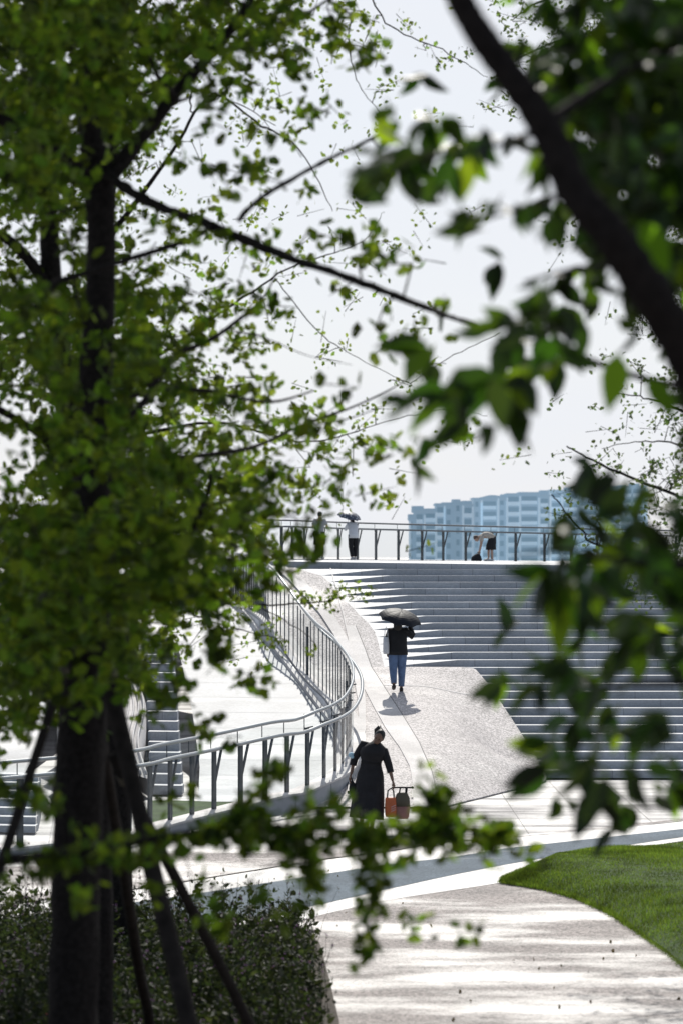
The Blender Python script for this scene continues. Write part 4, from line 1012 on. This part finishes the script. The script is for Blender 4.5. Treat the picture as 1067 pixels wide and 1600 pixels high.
def trouser(J, s, m, root, r=(.1,.088,.062,.058,.05), end=.93, name='trouser_leg'):
    h, k, a = (Vector(J[x+s]) for x in ('hip','kn','an')); mb = MB()
    if end > .5: mb.tube([h+Vector((0,0,.06)), h, h.lerp(k,.5), k, k.lerp(a,.4), k.lerp(a, end*1.02)], [r[0]*.9,r[0],r[1],r[2],r[3],r[4]], 14, wob=.04)
    else: mb.tube([h+Vector((0,0,.06)), h, h.lerp(k,.5), h.lerp(k, end*2)], [r[0]*.9,r[0],r[1],r[2]], 14, wob=.04)
    mb.build(name, m, root, True)
def shoe(J, s, m, root):
    a, t = Vector(J['an'+s]), Vector(J['to'+s]); d = (t-a); mb = MB(); hz_ = Vector((d.x,d.y,0)).normalized()
    heel = a+Vector((0,0,-.045))-hz_*.03; toe = t+hz_*.05+Vector((0,0,-.004))
    mb.tube([heel-hz_*.025, heel, heel.lerp(toe,.35)+Vector((0,0,.012)), heel.lerp(toe,.75), toe], [.024,.042,.045,.042,.02], 10); mb.build('shoe', m, root, True)
def umbrella(name, label, tip, axis, r, m, shaft=.75, h=.2, ring=None):
    """tip: point of the top; axis: unit vector from the grip to the top"""
    axis = Vector(axis).normalized(); q = axis.to_track_quat('Z','Y').to_matrix()
    root = empty(name, tip-axis*shaft); tag(root, label, 'umbrella'); o = root.location
    mb = MB(); nr = 8; segs = 32; rows = []
    for j in range(9):
        f = j/8; row = []
        for i in range(segs+1):
            a = 2*math.pi*i/segs; ph = (i % (segs//nr))/(segs//nr); sc_ = 1-.09*f**2*math.sin(math.pi*ph)*1.0
            rr = r*math.sin(f*math.pi/2*.92)/math.sin(math.pi/2*.92)*sc_; z = -h*(1-math.cos(f*math.pi/2*.95))-.02*f*math.sin(math.pi*ph)*-1
            row.append(Vector(tip)-o+q@Vector((math.cos(a)*rr, math.sin(a)*rr, z)))
        rows.append(row)
    mb.grid(rows); mb.build('canopy', m, root)
    mb = MB(); mb.tube([Vector(tip)-o+axis*.05, Vector(tip)-o-axis*(shaft-.1)], .005, 6); mb.build('shaft', M['rail'], root)
    mb = MB(); mb.tube([Vector(tip)-o-axis*(shaft-.12), Vector(tip)-o-axis*shaft], .014, 8); mb.build('handle', BLK, root, True)
    mb = MB()
    for k in range(nr):
        a = 2*math.pi*k/nr; mb.tube([Vector(tip)-o+q@Vector((math.cos(a)*r*math.sin(f*math.pi/2*.92)/.99*.99, math.sin(a)*r*math.sin(f*math.pi/2*.92)/.99*.99, -h*(1-math.cos(f*math.pi/2*.95))-.006)) for f in (0,.25,.5,.75,1)], .003, 4)
    mb.build('rib', M['rail'], root); return root
ID = Matrix.Identity(3)
# 1: walker going up the ramp under a black umbrella
wx, wy = .5*(620+622-2*CX)/F*61, 61.0; wz = R(wx, wy)+.004
J = J0(1.60, knL=(-.10,-.03,.49), anL=(-.085,-.17,.17), toL=(-.09,-.08,.06), knR=(.085,.06,.47), anR=(.075,.02,.09), toR=(.08,.16,.035),
       elR=(.33,.06,1.17), wrR=(.26,.13,1.40), elL=(-.24,-.04,1.05), wrL=(-.22,.05,.84), hdR=(0,.1,1))
w1 = person('person in black jacket and blue jeans walking up the ramp under a black umbrella', J, SK, ID, 0, (wx,wy,wz))
s = 1.60/1.62
mb = MB(); mb.loft([((0,-.005,.78),.215,.14),((0,0,.86),.21,.14),((0,0,.98),.195,.13),((0,0,1.12),.195,.13),((0,0,1.24),.2,.122),((0,0,1.31),.17,.1),((0,0,1.365),.09,.075),((0,0,1.40),.055,.06)], 28); mb.build('jacket', BLK, w1, True)
for q in 'LR': sleeve(J, q, .076, .064, 1.93, BLK, w1, r2=.05); trouser(J, q, JEAN, w1, r=(.115,.105,.085,.074,.062)); shoe(J, q, SHOE, w1)
mb = MB(); mb.loft([((0,-.06,1.22),.07,.03),((0,-.06,1.32),.09,.05),((0,-.045,1.42),.092,.075),((0,-.015,1.5),.09,.1),((0,-.005,1.56),.084,.1),((0,0,1.605),.055,.07),((0,0,1.62),.015,.02)], 18); mb.build('hair', HAIR, w1, True)
tx, ty = P(627,951,60.78), 0
umbrella('umbrella', 'black umbrella held up by the person on the ramp', P(627,955,60.85), (.22,-.30,1), .47, mat('black_umbrella_cloth', (.009,.011,.017), .6, spec=.25, noise=(3,.3)), shaft=.62, h=.21)
def tote(label, loc, w_, d_, h_, m, rz=0, strap=.3, flare=1.05, name='tote_bag', bands=None):
    root = empty(name, loc); root.rotation_euler = (0,0,rz); tag(root, label, 'bag')
    mb = MB(); rows = []
    for k, (z, f) in enumerate(((0,.9),(.02,1),(h_*.3,flare),(h_*.65,1.02),(h_*.92,.97),(h_,.93))):
        rows.append(((0,0,z), w_/2*f, d_/2*f*(1 if k < 4 else .7)))
    mb.loft(rows, 24, wave=.03, nw=5); mb.build('bag_body', m, root, True)
    mb = MB()
    for q in (-1,1): mb.tube([(-w_*.28,q*d_*.2,h_*.95),(-w_*.2,q*d_*.15,h_+strap*.7),(0,q*d_*.1,h_+strap),(w_*.2,q*d_*.15,h_+strap*.7),(w_*.28,q*d_*.2,h_*.95)], .008, 6)
    mb.build('strap', m, root, True); return root
tote('white tote bag hanging at the left side of the person on the ramp', (wx-.245,wy-.03,wz+.80), .13, .30, .36, WHT, 0, strap=.22)
# 2: woman with ponytail carrying bags on the plaza
px_, py_ = (572-CX)/F*46.4, 46.4
Rl = Matrix.Rotation(.42, 3, 'Y')@Matrix.Rotation(-.4, 3, 'X')
lean = {}
J = J0(1.70, belly=(.01,.0,1.03), chest=(-.02,.03,1.24), neck=(-.05,.07,1.37), head=(-.10,.12,1.455),
       shL=(-.19,.05,1.25), shR=(.14,.03,1.33), elL=(-.28,.04,1.02), wrL=(-.36,.08,.80), elR=(.27,.0,1.09), wrR=(.30,.03,.84), knL=(-.09,.1,.48), anL=(-.1,.12,.09), toL=(-.11,.24,.035), knR=(.1,-.02,.48), anR=(.1,-.14,.12), toR=(.1,-.02,.05))
hm = Matrix.Rotation(-.38,3,'Y')@Matrix.Rotation(-.45,3,'X')
w2 = person('woman with a ponytail in a long dark belted dress leaning towards her bags', J, SK, hm, math.pi-.15, (px_,py_,.002))
fs = 1.70/1.64
mb = MB(); mb.loft([((0,.02,.20),.25,.19),((0,.02,.34),.245,.185),((0,.01,.5),.235,.18),((0,0,.7),.215,.165),((0,0,.88),.195,.15),((0,0,.98),.165,.13),((.005,.005,1.06),.15,.13),((0,.01,1.09),.15,.13),((-.01,.025,1.14),.175,.15),((-.02,.04,1.22),.205,.165),((-.03,.05,1.30),.185,.14),((-.04,.06,1.36),.11,.1),((-.05,.068,1.40),.062,.062)], 36); o_ = mb.build('dress', DRESS, w2, True)
o_.scale = (fs*1.06,fs*1.05,fs); me = o_.data
for v in me.vertices:
    z = v.co.z
    if z < 1.0:
        a = math.atan2(v.co.y, v.co.x); f = 1+.07*(1.0-z)*math.sin(9*a+1.3)+.04*(1-z)*math.sin(4*a); v.co.x *= f; v.co.y *= f
mb = MB(); mb.loft([((.004,.004,1.055),.154,.134),((.003,.006,1.095),.154,.134)], 28); mb.build('belt', BLK, w2, True).scale = (fs*1.06,fs*1.05,fs)
for q in 'LR': sleeve(J, q, .07, .06, 1.4, DRESS, w2, r2=.055); shoe(J, q, SHOE, w2)
hc = Vector(J['head']); mb = MB()
mb.ell(hc+hm@Vector((0,-.022,.026)), (.085,.092,.105), 0, hm, 18, 12); mb.ell(hc+hm@Vector((.03,-.085,.08)), (.04,.045,.04), 0, hm)
mb.tube([hc+hm@Vector((.03,-.08,.07)), hc+hm@Vector((.07,-.12,.09)), hc+hm@Vector((.095,-.13,.02)), hc+hm@Vector((.09,-.12,-.06))], [.03,.045,.045,.015], 10)
mb.build('hair', HAIR, w2, True)
w2.rotation_euler = (.05, -.07, w2.rotation_euler[2])
# things she carries (placed in the world; she faces the camera, her left hand is on the right of the picture)
def wp(root, v): 
    return Matrix.Translation(root.location)@root.rotation_euler.to_matrix().to_4x4()@Vector(v)
hl = wp(w2, J['wrL']); hr = wp(w2, J['wrR'])
mk = MB(); e_ = wp(w2, Vector(J['elR'])+Vector((.05,.02,.06))); mk.ell((0,0,0), (.052,.05,.045)); mk.ell((.02,-.01,-.03), (.035,.045,.03)); o_ = mk.build('face_mask', mat('pale_blue_paper', (.42,.62,.74), .8), None, True); o_.location = e_; tag(o_, 'crumpled pale blue face mask worn on the elbow of the woman in the dress', 'mask')
# dark cap / bag in the other hand
root = empty('cloth_bag', hr+Vector((.02,-.02,-.09))); tag(root, 'limp black cloth bag hanging from the hand on the mask side', 'bag')
mb = MB(); mb.loft([((0,0,.0),.012,.012),((.005,0,-.05),.05,.03),((.03,0,-.14),.085,.045),((.08,0,-.24),.095,.05),((.14,0,-.33),.06,.04),((.17,0,-.38),.02,.02)], 16); mb.build('bag_body', BLK, root, True)
mb = MB(); mb.tube([(0,0,-.02),(-.01,-.01,.05),(.01,.01,.05),(.01,0,-.02)], .007, 6); mb.build('strap', BLK, root)
ORG = mat('orange_bag', (.62,.15,.05), .55, noise=(6,.2)); BRN = mat('olive_bag', (.10,.085,.06), .7, noise=(6,.2)); PNK = mat('dusty_pink_bag', (.35,.16,.13), .6, noise=(6,.2))
bz = hl.z-.10
root = empty('shopping_bag', (hl.x-.03,hl.y-.03,bz-.47)); tag(root, 'bright orange shopping bag with white stripes in the hand of the woman', 'bag')
mb = MB(); mb.loft([((0,0,0),.08,.055),((0,0,.03),.095,.065),((0,0,.18),.10,.07),((0,0,.28),.095,.05),((0,0,.31),.09,.03)], 20, wave=.05); mb.build('bag_body', ORG, root, True)
mb = MB(); mb.tube([(-.06,0,.29),(-.05,0,.42),(.0,0,.46),(.04,0,.42),(.05,0,.29)], .012, 6); mb.build('strap', BLK, root)
mb = MB()
for k in range(3): mb.beam((-.0,-.075,.09+.035*k),(.075,-.072,.125+.035*k), .012, .006)
mb.build('stripe', WHT, root)
root = empty('shopping_bag', (hl.x+.15,hl.y-.02,bz-.50)); tag(root, 'olive and dusty pink shopping bag hanging from a black crossbar handle', 'bag')
mb = MB(); mb.loft([((0,0,0),.09,.06),((0,0,.03),.11,.07),((0,0,.20),.125,.075)], 20); mb.build('lower_panel', PNK, root, True)
mb = MB(); mb.loft([((0,0,.20),.128,.077),((0,0,.33),.12,.07),((0,0,.40),.09,.04),((0,0,.42),.07,.03)], 20, wave=.04); mb.build('upper_panel', BRN, root, True)
mb = MB(); mb.tube([(-.17,0,.50),(.16,0,.50)], .013, 8); mb.ell((.165,0,.50),(.02,.02,.02)); mb.tube([(-.05,0,.4),(-.03,0,.5)], .012, 6); mb.tube([(.06,0,.4),(.07,0,.5)], .02, 6); mb.build('handle', BLK, root, True)
# 3: person at the rail in black shorts
def on_deck(px, Y): X = (px-CX)/F*Y; return Vector((X, Y, deckZ(X)+.032))
J = J0(1.68, elL=(-.25,.12,1.1), wrL=(-.2,.32,1.1), elR=(.25,.12,1.1), wrR=(.2,.32,1.1), chest=(0,.05,1.24), neck=(0,.09,1.38), head=(0,.12,1.49), shL=(-.16,.06,1.31), shR=(.16,.06,1.31), anR=(.11,-.06,.09), toR=(.13,.07,.035))
p3 = person('person in grey top and black shorts leaning on the deck railing, half hidden by leaves', J, SKL, ID, -.2, on_deck(499,101.0))
mb = MB(); mb.loft([((0,0,.86),.17,.12),((0,.01,1.0),.16,.115),((0,.05,1.24),.185,.12),((0,.065,1.33),.15,.095),((0,.085,1.39),.06,.06)], 24); mb.build('shirt', GREY, p3, True)
for q in 'LR': sleeve(J, q, .07, .065, .7, GREY, p3); trouser(J, q, BLK, p3, r=(.11,.105,.105,0,0), end=.47, name='shorts_leg'); shoe(J, q, SHW, p3)
mb = MB(); mb.ell(Vector(J['head'])+Vector((0,-.02,.03)), (.088,.1,.1)); mb.build('hair', HAIR, p3, True)
# 4: person with patterned umbrella
J = J0(1.58, chest=(0,.07,1.22), neck=(0,.11,1.36), head=(0,.15,1.46), shL=(-.16,.09,1.28), shR=(.16,.09,1.28), elL=(-.22,.22,1.1), wrL=(-.16,.4,1.12), elR=(.2,.24,1.12), wrR=(.1,.3,1.34), hdR=(0,.1,1), anR=(.07,.03,.09), toR=(.07,.17,.035), anL=(-.05,-.04,.09), toL=(-.05,.1,.035))
p4 = person('person in loose white shirt and black trousers at the railing under a patterned umbrella', J, SKL, ID, .35, on_deck(552,102.6))
mb = MB(); mb.loft([((0,-.02,.76),.19,.14),((0,-.01,.9),.185,.135),((0,.02,1.05),.17,.125),((0,.07,1.22),.185,.125),((0,.09,1.31),.15,.1),((0,.105,1.37),.06,.06)], 24, wave=.0); mb.build('shirt', WHT, p4, True)
for q in 'LR': sleeve(J, q, .075, .06, 1.6, WHT, p4, r2=.05); trouser(J, q, BLK, p4, r=(.11,.1,.085,.08,.075)); shoe(J, q, SHW, p4)
mb = MB(); mb.ell(Vector(J['head'])+Vector((0,-.02,.03)), (.088,.1,.105)); mb.tube([Vector(J['head'])+Vector((0,-.09,.0)), Vector(J['head'])+Vector((0,-.11,-.1)), Vector(J['head'])+Vector((0,-.09,-.2))], [.05,.055,.02], 10); mb.build('hair', HAIR, p4, True)
pm_ = bpy.data.materials.new('patterned_cloth'); pm_.use_nodes = True; nt = pm_.node_tree; vo = nt.nodes.new('ShaderNodeTexVoronoi'); vo.inputs['Scale'].default_value = 11; tc_ = nt.nodes.new('ShaderNodeTexCoord'); nt.links.new(tc_.outputs['Object'], vo.inputs['Vector'])
rp = nt.nodes.new('ShaderNodeValToRGB'); rp.color_ramp.elements[0].position = .30; rp.color_ramp.elements[0].color = (.36,.38,.42,1); rp.color_ramp.elements[1].position = .38; rp.color_ramp.elements[1].color = (.05,.06,.09,1)
nt.links.new(vo.outputs['Distance'], rp.inputs[0]); nt.links.new(rp.outputs[0], nt.nodes['Principled BSDF'].inputs['Base Color']); nt.nodes['Principled BSDF'].inputs['Roughness'].default_value = .5
umbrella('umbrella', 'small grey and white patterned umbrella held at the deck railing', P(547,799.5,102.6), (.22,-.22,1), .43, pm_, shaft=.6, h=.24)
# 5: person bending over a bag
J = J0(1.60, pelvis=(0,-.12,.84), belly=(0,-.02,.93), chest=(0,.24,.97), neck=(0,.39,.93), head=(0,.49,.86), shL=(-.15,.28,.93), shR=(.15,.28,.93), elL=(-.17,.3,.64), wrL=(-.12,.36,.38), elR=(.17,.32,.64), wrR=(.12,.38,.38),
       hipL=(-.09,-.12,.80), knL=(-.1,-.08,.43), anL=(-.1,-.12,.09), toL=(-.1,.02,.035), hipR=(.09,-.10,.80), knR=(.1,.02,.43), anR=(.1,.02,.09), toR=(.1,.16,.035))
hm5 = Matrix.Rotation(-1.2,3,'X')
p5 = person('person in beige shirt and black shorts bending down over a black bag by the railing', J, SKL, hm5, math.pi/2, on_deck(764,108.2))
mt = Matrix.Rotation(-1.15,3,'X')
mb = MB(); mb.loft([((0,-.14,.86),.165,.125,Matrix.Rotation(-.7,3,'X')),((0,-.02,.95),.165,.12,Matrix.Rotation(-1.0,3,'X')),((0,.12,.99),.165,.12,mt),((0,.24,.98),.18,.125,mt),((0,.32,.95),.15,.1,mt),((0,.38,.93),.06,.06,mt)], 24); mb.build('shirt', BEIGE, p5, True)
mb = MB(); mb.loft([((0,-.06,.42),.19,.20),((0,-.07,.6),.18,.185),((0,-.1,.76),.175,.165),((0,-.12,.88),.165,.14),((0,-.1,.93),.15,.11)], 24); mb.build('shorts', BLK, p5, True)
for q in 'LR': sleeve(J, q, .07, .065, .6, BEIGE, p5); shoe(J, q, SHW, p5)
mb = MB(); mb.ell(Vector(J['head'])+hm5@Vector((0,-.02,.03)), (.082,.095,.1), 0, hm5); mb.build('hair', mat('brown_hair', (.10,.06,.04), .6), p5, True)
bq = on_deck(744,108.0); root = empty('backpack', bq); tag(root, 'rounded black bag on the deck under the bending person', 'bag')
mb = MB(); mb.loft([((0,0,0),.19,.12),((0,0,.05),.21,.14),((0,0,.15),.18,.13),((.03,0,.23),.11,.09),((.05,0,.27),.04,.04)], 20); mb.build('bag_body', BLK, root, True)
mb = MB(); mb.tube([(.0,0,.25),(.05,0,.34),(.1,0,.24)], .012, 6); mb.build('handle', BLK, root, True)
